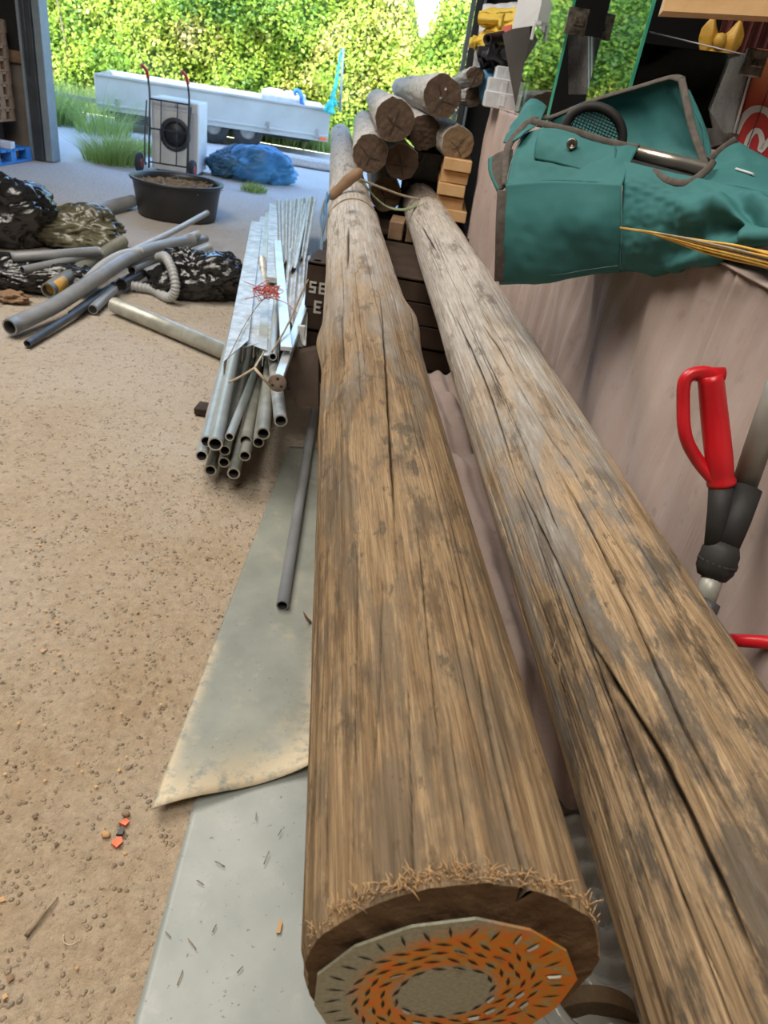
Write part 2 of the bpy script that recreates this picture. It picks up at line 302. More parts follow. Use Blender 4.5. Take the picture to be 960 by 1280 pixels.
# ------------------------------------------------------------------ mesh building
class MB:
    def __init__(s): s.v = []; s.f = []; s.m = []; s.sm = []; s.uv = None
    def add(s, vs, fs, mi=0, smooth=True):
        o = len(s.v); s.v += [tuple(map(float, q)) for q in vs]
        for f in fs: s.f.append(tuple(i+o for i in f)); s.m.append(mi); s.sm.append(smooth)
        return s
    def box(s, c, size, rot=None, mi=0, bev=0.0):
        c = np.array(c, float); hx, hy, hz = np.array(size, float)/2
        b = min(bev, hx*.49, hy*.49, hz*.49)
        if b <= 0:
            pts = [(x, y, z) for z in (-hz, hz) for y in (-hy, hy) for x in (-hx, hx)]
            fs = [(0, 2, 3, 1), (4, 5, 7, 6), (0, 1, 5, 4), (2, 6, 7, 3), (0, 4, 6, 2), (1, 3, 7, 5)]
        else:
            pts = []; fs = []
            idx = {}
            for sx in (-1, 1):
                for sy in (-1, 1):
                    for sz in (-1, 1):
                        for a in range(3):
                            q = [sx*(hx-b), sy*(hy-b), sz*(hz-b)]; q[a] = (sx*hx, sy*hy, sz*hz)[a]
                            idx[(sx, sy, sz, a)] = len(pts); pts.append(tuple(q))
            for a in range(3):
                o = [i for i in range(3) if i != a]
                for sg in (-1, 1):
                    loop = []
                    for u, w in ((-1, -1), (1, -1), (1, 1), (-1, 1)):
                        k = [0, 0, 0]; k[a] = sg; k[o[0]] = u; k[o[1]] = w; loop.append(idx[(*k, a)])
                    fs.append(tuple(loop))
            for a in range(3):      # edges along axis a
                o = [i for i in range(3) if i != a]
                for u in (-1, 1):
                    for w in (-1, 1):
                        k0 = [0, 0, 0]; k0[a] = -1; k0[o[0]] = u; k0[o[1]] = w; k1 = list(k0); k1[a] = 1
                        fs.append((idx[(*k0, o[0])], idx[(*k1, o[0])], idx[(*k1, o[1])], idx[(*k0, o[1])]))
            for sx in (-1, 1):
                for sy in (-1, 1):
                    for sz in (-1, 1): fs.append(tuple(idx[(sx, sy, sz, a)] for a in range(3)))
        if rot is not None:
            Rm = np.array(rot.to_3x3()) if hasattr(rot, 'to_3x3') else np.array(rot); pts = [Rm @ np.array(q) for q in pts]
        return s.add([np.array(q)+c for q in pts], fs, mi, False)
    def beam(s, p0, p1, w, h, mi=0, up=(0, 0, 1), bev=0.002):
        p0 = np.array(p0, float); p1 = np.array(p1, float); d = p1-p0; L = np.linalg.norm(d); d /= L
        x = np.cross(d, up); x /= np.linalg.norm(x); z = np.cross(x, d)
        return s.box((p0+p1)/2, (w, L, h), np.array([x, d, z]).T, mi, bev)
    def tube(s, pts, r, seg=12, mi=0, cap=True, flat=1.0, up=None):
        pts = [np.array(p, float) for p in pts]; n = len(pts)
        rs = r if hasattr(r, '__len__') else [r]*n
        vs = []; fs = []; prev = None
        for i, p in enumerate(pts):
            t = pts[min(i+1, n-1)]-pts[max(i-1, 0)]; t /= (np.linalg.norm(t)+1e-12)
            if prev is None:
                a = np.array(up if up is not None else ((0, 0, 1) if abs(t[2]) < .9 else (1, 0, 0)), float)
            else: a = prev
            a = a-t*(a@t); a /= (np.linalg.norm(a)+1e-12); prev = a; bb = np.cross(t, a)
            for k in range(seg):
                th = 2*PI*k/seg; vs.append(p+rs[i]*(math.cos(th)*a*flat+math.sin(th)*bb))
        for i in range(n-1):
            for k in range(seg):
                k2 = (k+1) % seg; fs.append((i*seg+k, i*seg+k2, (i+1)*seg+k2, (i+1)*seg+k))
        s.add(vs, fs, mi, True)
        if cap:
            o = len(s.v)-n*seg
            s.f.append(tuple(o+k for k in reversed(range(seg)))); s.m.append(mi); s.sm.append(False)
            s.f.append(tuple(o+(n-1)*seg+k for k in range(seg))); s.m.append(mi); s.sm.append(False)
        return s
    def pipe(s, pts, ro, ri, seg=20, mi=0, mi_in=1, deep=.12):
        """hollow at both ends: outer wall, rims and a bore"""
        pts = [np.array(p, float) for p in pts]
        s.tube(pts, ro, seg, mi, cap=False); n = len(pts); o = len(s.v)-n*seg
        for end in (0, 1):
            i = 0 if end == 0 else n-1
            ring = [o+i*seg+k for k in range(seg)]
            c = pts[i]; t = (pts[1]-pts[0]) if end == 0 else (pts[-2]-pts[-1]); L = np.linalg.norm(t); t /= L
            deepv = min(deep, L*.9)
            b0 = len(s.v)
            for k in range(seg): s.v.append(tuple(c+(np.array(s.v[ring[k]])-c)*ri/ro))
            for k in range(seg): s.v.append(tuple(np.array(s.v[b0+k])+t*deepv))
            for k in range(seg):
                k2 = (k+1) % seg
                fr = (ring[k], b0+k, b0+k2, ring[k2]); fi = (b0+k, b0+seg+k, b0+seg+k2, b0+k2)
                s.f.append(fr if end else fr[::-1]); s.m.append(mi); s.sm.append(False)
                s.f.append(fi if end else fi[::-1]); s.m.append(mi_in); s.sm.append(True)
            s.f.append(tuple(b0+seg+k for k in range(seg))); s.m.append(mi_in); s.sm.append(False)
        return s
    def lathe(s, prof, c, axis=(0, 0, 1), seg=32, mi=0, closed=False):
        c = np.array(c, float); z = np.array(axis, float); z /= np.linalg.norm(z)
        x = np.cross(z, (0, 1, 0) if abs(z[1]) < .9 else (1, 0, 0)); x /= np.linalg.norm(x); y = np.cross(z, x)
        vs = []; fs = []; n = len(prof)
        for (r, h) in prof:
            for k in range(seg):
                th = 2*PI*k/seg; vs.append(c+z*h+r*(math.cos(th)*x+math.sin(th)*y))
        for i in range(n-1 if not closed else n):
            j = (i+1) % n
            for k in range(seg):
                k2 = (k+1) % seg; fs.append((i*seg+k, i*seg+k2, j*seg+k2, j*seg+k))
        return s.add(vs, fs, mi, True)
    def grid(s, G, mi=0, thick=0.0, smooth=True):
        """G: (nu,nv,3) array; thick>0 closes it into a slab"""
        G = np.array(G, float); nu, nv = G.shape[:2]
        idx = lambda i, j: i*nv+j
        fs = [(idx(i, j), idx(i+1, j), idx(i+1, j+1), idx(i, j+1)) for i in range(nu-1) for j in range(nv-1)]
        if thick <= 0: return s.add(G.reshape(-1, 3), fs, mi, smooth)
        du = np.gradient(G, axis=0); dv = np.gradient(G, axis=1); nn = np.cross(du, dv); nn /= (np.linalg.norm(nn, axis=2, keepdims=True)+1e-12)
        B = G-nn*thick; o = nu*nv
        fs2 = [tuple(o+q for q in f[::-1]) for f in fs]
        ed = [idx(i, 0) for i in range(nu)]+[idx(nu-1, j) for j in range(1, nv)]+[idx(i, nv-1) for i in range(nu-2, -1, -1)]+[idx(0, j) for j in range(nv-2, 0, -1)]
        fr = [(ed[k], ed[k-1], ed[k-1]+o, ed[k]+o) for k in range(len(ed))]
        return s.add(np.concatenate([G.reshape(-1, 3), B.reshape(-1, 3)]), fs+fs2+fr, mi, smooth)
    def prism(s, poly, n, mi=0):
        """polygon (3-D points, planar) extruded by vector n"""
        k = len(poly); a = [np.array(q, float) for q in poly]; b = [q+np.array(n, float) for q in a]
        return s.add(a+b, [tuple(range(k))[::-1], tuple(range(k, 2*k))]+[(i, (i+1) % k, k+(i+1) % k, k+i) for i in range(k)], mi, False)
    def build(s, name, mats, parent=None, attrs=None):
        me = bpy.data.meshes.new(name)
        V = np.array(s.v, float)
        o = bpy.data.objects.new(name, me); COL.objects.link(o)
        if parent is None:
            org = np.array([(V[:, 0].min()+V[:, 0].max())/2, (V[:, 1].min()+V[:, 1].max())/2, V[:, 2].min()])
            o.location = org
        else:
            r = parent
            while r.parent: r = r.parent
            org = np.array(r.location); o.parent = parent
        me.from_pydata((V-org).tolist(), [], s.f)
        if not isinstance(mats, (list, tuple)): mats = [mats]
        for q in mats: me.materials.append(M[q] if isinstance(q, str) else q)
        me.polygons.foreach_set('material_index', s.m); me.polygons.foreach_set('use_smooth', s.sm)
        if attrs:
            for k, a in attrs.items():
                at = me.attributes.new(k, 'FLOAT', 'POINT'); at.data.foreach_set('value', np.array(a, np.float32))
        me.update(); me.validate()
        return o
def tag(o, label, cat, group=None, kind=None):
    if label: o['label'] = label
    if cat: o['category'] = cat
    if group: o['group'] = group
    if kind: o['kind'] = kind
    return o
def thing(name, label, cat, loc, group=None):
    o = bpy.data.objects.new(name, None); COL.objects.link(o); o.location = tuple(map(float, loc)); o.empty_display_size = .05
    return tag(o, label, cat, group)
def struct(name, mb, mat):
    o = mb.build(name, mat); o['kind'] = 'structure'; return o
def catmull(Pts, n):
    Pts = np.array(Pts, float); k = len(Pts); t = np.linspace(0, k-1, n); out = []
    for q in t:
        i = min(int(q), k-2); u = q-i
        p1, p2 = Pts[i], Pts[i+1]; p0 = Pts[i-1] if i > 0 else 2*p1-p2; p3 = Pts[i+2] if i+2 < k else 2*p2-p1
        out.append(.5*((2*p1)+(-p0+p2)*u+(2*p0-5*p1+4*p2-p3)*u*u+(-p0+3*p1-3*p2+p3)*u**3))
    return np.array(out)
def patch(ctrl, nu, nv):
    rows = np.array([catmull(r, nv) for r in ctrl]); return np.array([catmull(rows[:, j], nu) for j in range(nv)]).transpose(1, 0, 2)
def vnoise(p, seed=0, oct=4):
    """cheap smooth pseudo noise on an (...,3) array, about -1..1"""
    r = np.random.default_rng(seed); p = np.asarray(p, float); out = np.zeros(p.shape[:-1]); a = 1.; tot = 0
    for o in range(oct):
        for k in range(3):
            d = r.normal(size=3); d /= np.linalg.norm(d); out += a*np.sin(p@d*(2.0**o)*2.3+r.uniform(0, 6.28))*np.sin(p@np.roll(d, 1)*(2.0**o)*1.7+r.uniform(0, 6.28))
        tot += a*1.2; a *= .55
    return out/tot
def W(*pts): return [ony(*p) for p in pts]
def ZF(*pts): return [onz(*p) for p in pts]

# ------------------------------------------------------------------ setting
mb = MB()
nx, ny = 120, 140
xs = np.linspace(-8, 3.2, nx); ys = np.linspace(-6.5, 9.5, ny)
X, Y = np.meshgrid(xs, ys, indexing='ij')
G = np.stack([X, Y, np.zeros_like(X)], -1); G[..., 2] = -0.006+.004*vnoise(G*3, 5)
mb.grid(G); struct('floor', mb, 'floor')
mb = MB(); mb.add([(-30, 9.38, -.013), (20, 9.38, -.013), (20, 15.6, -.013), (-30, 15.6, -.013)], [(0, 1, 2, 3)]); tag(struct('yard', mb, 'yard'), None, None)
mb = MB(); mb.add([(-30, 15.6, -.003), (20, 15.6, -.003), (20, 40, -.003), (-30, 40, -.003)], [(0, 1, 2, 3)]); struct('verge', mb, 'soil')
# walls: closed behind the camera, wide door opening in front
DY = 9.4
mb = MB(); mb.box((-8.05, 1.5, 2.4), (.1, 16, 4.8)); struct('wall_left', mb, 'dark_cladding')
mb = MB(); mb.box((3.2, 1.5, 2.4), (.1, 16, 4.8)); struct('wall_right', mb, 'dark_cladding')
mb = MB(); mb.box((-6.48, DY+.1, 2.9), (3.1, .12, 3.8), mi=0); mb.box((-6.48, DY+.1, .5), (3.1, .16, 1.0), mi=1)
mb.box((1.63, DY+.1, 2.4), (3.1, .12, 4.8)); mb.box((-2.43, DY+.1, 4.35), (5.0, .12, .9)); struct('wall_front', mb, ['dark_cladding', 'block_wall'])
mb = MB(); mb.box((-2.4, 1.5, 4.85), (11.4, 16.2, .1)); struct('ceiling', mb, 'roof')
mb = MB(); mb.box((-2.4, -6.55, 2.4), (11.4, .1, 4.8)); struct('wall_back', mb, 'block_wall')  # unseen, added to keep sky light out from behind
# door jambs
mb = MB(); mb.box((-4.86, DY-.02, 2.4), (.12, .26, 4.8), mi=1, bev=.006); mb.box((-4.75, DY-.02, 2.4), (.09, .20, 4.8), mi=0, bev=.006); mb.box((-4.93, DY-.15, 2.4), (.03, .05, 4.8), mi=0)
mb.tube([(-4.87, DY-.165, z) for z in (.9, 1.4, 1.9, 2.4, 3.2)], .012, 8, mi=1)
struct('trim_1', mb, ['post', 'post_dark'])
mb = MB(); mb.box((.035, DY-.03, 2.4), (.05, .2, 4.8), mi=0, bev=.006); mb.box((.10, DY-.05, 2.4), (.07, .26, 4.8), mi=1, bev=.006); mb.box((.155, DY-.06, 2.4), (.03, .24, 4.8), mi=0, bev=.004)
struct('trim_2', mb, ['post', 'post_dark'])

# ------------------------------------------------------------------ logs
class Log:
    def __init__(s, A, d, r0, taper, y0, y1):
        s.A = np.array(A, float); s.d = np.array(d, float); s.r0, s.t, s.y0, s.y1 = r0, taper, y0, y1
        dn = s.d/np.linalg.norm(s.d); s.dn = dn
        s.e1 = np.cross(dn, (0, 0, 1)); s.e1 /= np.linalg.norm(s.e1); s.e2 = np.cross(s.e1, dn)
    def rad(s, y): return s.r0-s.t*y
    def pt(s, y, th, r): return s.A+s.d*y+r*(math.cos(th)*s.e1+math.sin(th)*s.e2)
    def hit(s, px, py):
        """(y, theta) where the view ray meets the log"""
        v = ray(px, py); o = EYE-s.A; yb = 2.
        for it in range(12):
            r = s.rad(yb)
            vv = v-s.dn*(v@s.dn); oo = o-s.dn*(o@s.dn); a = vv@vv; b = 2*vv@oo; c = oo@oo-r*r; D = b*b-4*a*c
            t = (-b-math.sqrt(max(D, 0)))/(2*a); q = o+v*t; yb = q@s.dn/np.linalg.norm(s.d)
        w = q-s.d*yb; return yb, math.atan2(w@s.e2, w@s.e1)
def make_log(L, name, mat, endmat, label, cracks=(), bumps=(), nth=960, ns=400, fine=14, seed=1, parent=True, rough=.0025, power=1.7, group=None, root=None):
    rng = np.random.default_rng(seed)
    u = np.linspace(0, 1, ns); ys = L.y0+(L.y1-L.y0)*u**power
    # denser on the upper half
    t = np.linspace(0, 2*PI, nth, endpoint=False); th = t-.42*np.sin(t-PI/2)*1.0*(-1)  # concentrates near +pi/2
    th = np.sort(np.mod(th, 2*PI))
    TH, YS = np.meshgrid(th, ys)      # (ns,nth)
    RR = L.r0-L.t*YS
    q = np.stack([np.cos(TH)*2, np.sin(TH)*2, YS*1.1], -1)
    q2 = np.stack([np.cos(TH)*6, np.sin(TH)*6, YS*.9], -1)
    q3 = np.stack([np.cos(TH)*22, np.sin(TH)*22, YS*2.2], -1)
    disp = rough*1.5*vnoise(q, seed)+rough*.5*vnoise(q2, seed+1, 2)+rough*.30*vnoise(q3, seed+2, 3)
    crack = np.zeros_like(TH); knot = np.zeros_like(TH)
    cl = []
    for c in cracks:
        pts, wd, dp = c
        h = sorted(L.hit(*p) for p in pts)
        if len(h) >= 4:
            ya = np.array([a for a, b in h]); pf = np.polyfit(np.log(ya), [b for a, b in h], 3 if len(h) > 6 else 2); yb = np.linspace(ya[0], ya[-1], 16); h = list(zip(yb, .75*np.polyval(pf, np.log(yb))+.25*np.interp(yb, ya, [b for a, b in h])))
        cl.append((np.array([a for a, b in h]), np.array([b for a, b in h]), wd, dp))
    for k in range(fine):
        a = rng.uniform(L.y0, L.y0+(L.y1-L.y0)*.6); ln = rng.uniform(.3, 1.6); b = rng.uniform(.1*PI, .95*PI)
        n = 6; cl.append((np.linspace(a, min(a+ln, L.y1), n), b+np.cumsum(rng.normal(0, .012, n)), rng.uniform(.0009, .0014), rng.uniform(.003, .007)))
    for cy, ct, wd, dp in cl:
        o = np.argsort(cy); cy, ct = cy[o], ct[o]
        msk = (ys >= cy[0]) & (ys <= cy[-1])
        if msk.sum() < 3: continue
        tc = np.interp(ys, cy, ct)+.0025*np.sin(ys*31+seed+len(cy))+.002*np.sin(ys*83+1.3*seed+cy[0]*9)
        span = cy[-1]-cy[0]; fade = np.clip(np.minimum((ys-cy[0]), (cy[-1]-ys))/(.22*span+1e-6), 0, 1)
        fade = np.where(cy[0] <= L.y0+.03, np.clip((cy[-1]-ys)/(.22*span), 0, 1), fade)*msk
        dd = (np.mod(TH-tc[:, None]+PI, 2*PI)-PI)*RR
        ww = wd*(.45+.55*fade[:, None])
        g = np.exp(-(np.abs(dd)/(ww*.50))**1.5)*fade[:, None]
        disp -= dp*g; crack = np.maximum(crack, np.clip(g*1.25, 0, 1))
    for (px, py, amp, st, ss, kn) in bumps:
        y, t0 = L.hit(px, py); dd = (np.mod(TH-t0+PI, 2*PI)-PI)*RR
        g = np.exp(-(dd/st)**2-((YS-y)/ss)**2); disp += amp*g
        if kn: knot = np.maximum(knot, np.clip(kn*np.exp(-(dd/(st*.55))**2-((YS-y)/(ss*.55))**2), 0, 1))
    edge = np.clip((YS-L.y0)/.012, 0, 1); disp -= .004*(1-edge)
    Rf = RR+disp
    V = L.A+L.d*YS[..., None]+Rf[..., None]*(np.cos(TH)[..., None]*L.e1+np.sin(TH)[..., None]*L.e2)
    me = bpy.data.meshes.new(name); org = V.reshape(-1, 3).mean(0); org = np.array([L.A[0]+L.d[0]*L.y0, L.A[1]+L.y0, V[..., 2].min()])
    idx = np.arange(ns*nth).reshape(ns, nth); a = idx[:-1]; b = np.roll(idx, -1, 1)[:-1]; c = np.roll(idx, -1, 1)[1:]; d = idx[1:]
    faces = np.stack([a, b, c, d], -1).reshape(-1, 4)
    Vl = (V-org).reshape(-1, 3); nv, nf = len(Vl), len(faces)
    capF = []                                   # far end cap
    me.vertices.add(nv+1); co = np.concatenate([Vl, (V[-1].mean(0)-org)[None]]); me.vertices.foreach_set('co', co.ravel())
    tri = np.stack([idx[-1], np.roll(idx[-1], -1), np.full(nth, nv)], -1)
    loops = np.concatenate([faces.ravel(), tri.ravel()]); me.loops.add(len(loops)); me.loops.foreach_set('vertex_index', loops.astype(np.int32))
    me.polygons.add(nf+nth)
    me.polygons.foreach_set('loop_start', np.concatenate([np.arange(nf)*4, nf*4+np.arange(nth)*3]).astype(np.int32))
    me.update(calc_edges=True)
    me.polygons.foreach_set('use_smooth', np.concatenate([np.ones(nf, bool), np.zeros(nth, bool)]))
    uv = me.uv_layers.new(name='UVMap')
    U = np.concatenate([(TH*L.r0).ravel(), [0]]); Vv = np.concatenate([YS.ravel(), [L.y1]])
    lu = np.stack([U[loops], Vv[loops]], -1)
    # fix the seam
    k = lu[:nf*4].reshape(nf, 4, 2); wrap = (k[:, :, 0].max(1)-k[:, :, 0].min(1)) > L.r0*3; kk = k[wrap]; kk[:, :, 0] = np.where(kk[:, :, 0] < L.r0*2, kk[:, :, 0]+2*PI*L.r0, kk[:, :, 0]); k[wrap] = kk
    lu[:nf*4] = k.reshape(-1, 2)
    uv.data.foreach_set('uv', lu.astype(np.float32).ravel())
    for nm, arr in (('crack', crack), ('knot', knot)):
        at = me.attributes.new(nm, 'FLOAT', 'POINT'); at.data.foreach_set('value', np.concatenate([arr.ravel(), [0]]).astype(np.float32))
    me.materials.append(M[mat]); me.validate()
    if root is None: root = thing(name, label, 'log', org, group)
    body = bpy.data.objects.new('trunk', me); COL.objects.link(body); body.parent = root; body.location = (0, 0, 0)
    # near sawn end, its own disc with rough surface
    e = MB(); nr = 14; vs = []; fs = []
    base = V[0]; cen = base.mean(0); step = max(1, nth//140); ring = base[::step]; n = len(ring)
    for i in range(nr):
        f = (i+1)/nr; r_ = cen+(ring-cen)*f
        nz = .0035*vnoise(r_*60, seed+9)*min(1, (1-f)*8) if i < nr-1 else 0
        vs += list(r_-L.dn*(np.array(nz).reshape(-1, 1) if i < nr-1 else 0))
    vs.append(cen)
    for i in range(nr-1):
        for k_ in range(n): fs.append((i*n+k_, (i+1)*n+k_, (i+1)*n+(k_+1) % n, i*n+(k_+1) % n))
    for k_ in range(n): fs.append((len(vs)-1, k_, (k_+1) % n))
    e.add(vs, fs); eo = e.build('sawn_end', endmat, root)
    return root, eo, cen

LL = Log((.1836, 0, .8241), (-.1527, 1, .001), .14, .0036, .345, 9.2)
cr_left = [
 ([(421, 339), (415, 433), (407, 542), (404, 617), (398, 700), (394, 820), (391, 950), (386, 1100)], .0022, .022),
 ([(475, 367), (482, 449), (486, 542), (490, 600), (495, 683), (496, 730)], .0022, .02),
 ([(562, 668), (580, 735), (596, 817), (606, 895), (625, 960), (640, 1020), (655, 1085), (662, 1112)], .0024, .022),
 ([(436, 283), (434, 336)], .006, .02),
 ([(446, 640), (444, 780), (440, 950), (436, 1120)], .0013, .012),
 ([(478, 700), (472, 860), (462, 1010)], .0010, .010),
 ([(520, 640), (532, 760), (545, 900), (556, 1000)], .0011, .010),
 ([(560, 880), (575, 990), (590, 1090)], .0011, .010),
 ([(508, 830), (512, 960), (514, 1100)], .0010, .009),
 ([(428, 380), (430, 470)], .003, .01),
 ([(418, 780), (410, 950), (404, 1120)], .0012, .012),
 ([(600, 720), (640, 840), (680, 960)], .0010, .009),
]
bp_left = [(517, 400, .020, .05, .16, 0), (403, 430, .016, .04, .13, 0), (440, 268, .012, .05, .10, .9), (440, 490, .006, .10, .06, .25), (448, 400, .007, .09, .08, .15),
           (500, 575, .004, .02, .03, .5), (428, 300, .004, .03, .04, .3), (530, 858, -.003, .03, .02, .3), (470, 560, .003, .06, .1, .2)]
LOGL, endL, cenL = make_log(LL, 'log', 'log_left', 'end_grain', 'long wooden pole lying left in front, orange painted nail plate on its end', cr_left, bp_left, fine=44, seed=3)
# splinters of torn fibre round the sawn edge
sp = MB()
for k in range(420):
    th = random.triangular(.15*PI, .97*PI, .6*PI); p = LL.pt(.346+random.uniform(0, .012), th, .1375)
    d = -LL.dn*random.uniform(-.8, .5)*.014+np.array([random.gauss(0, .007), random.gauss(0, .004), random.gauss(.003, .004)])
    if random.random() < .6: d *= .5
    sp.tube([p, p+d*.5+np.array([0, 0, .002]), p+d], [.00045, .0004, .0002], 4, mi=random.choice((0, 0, 1)))
o = sp.build('torn_fibre', ['pale_wood', 'twig'], LOGL); o['kind'] = 'stuff'
# nail plate
pl = MB(); cen = cenL-LL.dn*.006+LL.e2*.003-LL.e1*.004
e1, e2 = LL.e1, LL.e2
angs = np.linspace(0, 2*PI, 14, endpoint=False)+.2; rad = .121+.002*np.sin(angs*5)
poly = [cen+r*(math.cos(a)*e1+math.sin(a)*e2) for a, r in zip(angs, rad)]
pl.prism(poly, -LL.dn*.0025)
def slot(rr, a, ln, wd, ang, mi=1):
    c = cen-LL.dn*.003+rr*(math.cos(a)*e1+math.sin(a)*e2)
    x = math.cos(a+ang)*e1+math.sin(a+ang)*e2; y = np.cross(LL.dn, x)
    pl.add([c-x*ln, c-y*wd, c+x*ln, c+y*wd, ], [(0, 1, 2, 3)], mi, False)
    b = c-LL.dn*.0003
    if mi == 1 and random.random() < .14: pl.add([b-x*ln*.7+y*wd*.2, b+x*ln*.7+y*wd*.2, b+x*ln*.55+y*wd*.9-LL.dn*.0018, b-x*ln*.55+y*wd*.9-LL.dn*.0018], [(0, 1, 2, 3)], 2, False)
for rr, n, ang, ln in ((.103, 32, 0.0, .0095), (.084, 28, 1.15, .0088), (.071, 24, 1.35, .0085), (.058, 20, 1.2, .0085), (.045, 15, 1.4, .008)):
    for k in range(n): slot(rr*(1+.02*math.sin(k*2.1)), 2*PI*(k+.5*(rr < .09))/n+rr*9, ln, .0019 if rr < .1 else .0015, ang+.25*math.sin(k*1.7))
po = pl.build('nail_plate', ['plate', 'slot', 'galv_dull'], LOGL)
me = po.data; uv = me.uv_layers.new(name='UVMap')
for lp in me.loops:
    q = np.array(me.vertices[lp.vertex_index].co)+np.array(LOGL.location)-cen; uv.data[lp.index].uv = (q@e1/.121, q@e2/.121)
po['label'] = 'galvanised nail plate sprayed orange'

LR_ = Log((.5063, 0, .8090), (-.1182, 1, -.003), .14, .0036, .02, 5.25)
cr_right = [
 ([(640, 587), (662, 640), (707, 719), (734, 797), (771, 905), (809, 1010), (850, 1107), (887, 1194), (925, 1280)], .0022, .018),
 ([(662, 576), (700, 670)], .0016, .014),
 ([(689, 572), (726, 640), (764, 711), (801, 782), (850, 905), (910, 1010), (955, 1080)], .0019, .018),
 ([(734, 795), (782, 882), (820, 927), (850, 987), (880, 1062), (925, 1156), (955, 1230)], .0040, .026),
 ([(567, 395), (590, 440), (609, 482), (622, 539), (640, 587), (650, 611)], .0040, .024),
 ([(526, 281), (547, 317)], .005, .016),
 ([(640, 470), (690, 550), (740, 620)], .0012, .010),
 ([(700, 560), (760, 660), (830, 760)], .0010, .009),
 ([(610, 600), (640, 690), (670, 770)], .0016, .014),
 ([(700, 860), (740, 980), (775, 1090), (800, 1180)], .0020, .014),
 ([(660, 640), (690, 740), (720, 830)], .0014, .012),
 ([(800, 700), (850, 780), (900, 850)], .0010, .008),
 ([(600, 400), (650, 480)], .002, .012),
]
bp_right = [(585, 385, -.005, .03, .10, .4), (620, 440, .008, .04, .08, .2), (648, 430, .006, .03, .06, .5), (600, 330, .006, .06, .08, 0), (760, 600, .003, .04, .06, .5),
            (545, 300, .006, .06, .09, .2), (690, 780, -.003, .03, .14, .4), (790, 930, -.0015, .03, .10, 1.0), (715, 900, -.004, .04, .20, .5), (655, 640, -.003, .03, .12, .5), (840, 800, .003, .02, .03, .7)]
LOGR, endR, _ = make_log(LR_, 'log', 'log_right', 'end_grain', 'long scraped wooden pole lying right in front, beside the mauve cloth', cr_right, bp_right, fine=34, seed=8)
tw = MB()
for a, b in (((668, 880), (690, 850)), ((672, 868), (664, 852)), ((735, 790), (712, 835)), ((668, 870), (676, 846))):
    y, t_ = LR_.hit(max(a[0], 700), a[1]); p = LR_.pt(y, PI-.15, LR_.rad(y)+.001); tw = MB(); tw.tube([p, p+np.array([-.012, -.006, .02]), p+np.array([-.016+random.uniform(-.01, .01), -.01, .05])], [.0012, .001, .0005], 5); tw.build('splinter', 'twig', LOGR)

# stack of poles behind (ends at about 4.5 - 5 m)
stack = [  # px, py, px radius, Y, label, end material
 (553, 121, 24.5, 4.6, 'topmost large pole of the stack, dark sawn end with pale nail heads', 'end_dark'),
 (493, 150, 25, 4.5, 'white-backed pole with a notched dark end, between the top and leftmost poles', 'end_dark'),
 (462, 192, 22.5, 4.62, 'leftmost pole of the stack, resting above the long front pole', 'end_dark'),
 (502, 203, 21, 4.75, 'dark cracked pole end low in the stack, right of the leftmost end', 'end_dark'),
 (531, 166, 20.5, 4.95, 'dark set-back pole end in the middle of the stack', 'end_dark'),
 (572, 180, 20.5, 4.62, 'lighter tan cracked pole end beside the mauve cloth', 'end_tan'),
 (482, 243, 20, 5.0, 'lowest pole end of the stack, behind the green strap', 'end_tan'),
 (594, 95, 11.6, 4.75, 'thin pale pole with a small brown end, high by the blue sheet', 'end_dark'),
 (592, 121, 11.3, 4.9, 'thin dark pole just below the small brown-ended pole', 'end_dark'),
]
for i, (x, y, pr, Yy, lab, em) in enumerate(stack):
    c = ony(x, y, Yy); r = pr/890*(Yy/ray(x, y)[1])
    sl = (-.12, 1, -.01) if r > .07 else (-.05, 1, -.02)
    L = Log(c-np.array(sl)*0.0-np.array([0, 0, 0]), sl, r, .0025, 0.0, 4.3-.35*(i % 3) if r > .07 else 2.6)
    bumps = []
    rt_, eo, cc = make_log(L, 'log', 'log_stack', em, lab, (), (), nth=72, ns=70, fine=6, seed=20+i, rough=.004, power=1.2, group=None)
    # radial drying cracks in the end
    ck = MB()
    n = 3 + i % 2
    for k in range(n):
        a = 2*PI*k/n+i*1.1+random.uniform(-.3, .3); ln = r*random.uniform(.55, .9); w = r*.022
        dv = math.cos(a)*L.e1+math.sin(a)*L.e2; nv_ = np.cross(L.dn, dv); f = cc-L.dn*.004
        ck.add([f-nv_*w*.5, f+dv*ln*.5-nv_*w+nv_*w*random.uniform(-1, 1), f+dv*ln, f+dv*ln*.5+nv_*w, f+nv_*w*.5], [(0, 1, 2, 3, 4)], 0, False)
    ck.build('drying_crack', 'slot', eo)
    if i == 0:
        for (qx, qy) in ((557, 111), (551, 122), (570, 137)):
            nm = MB(); q = ony(qx, qy, Yy-.006); nm.lathe([(0, -.004), (.006, -.003), (.007, 0)], q, (0, -1, 0), 10); nm.build('nail_head', 'white_board', eo)

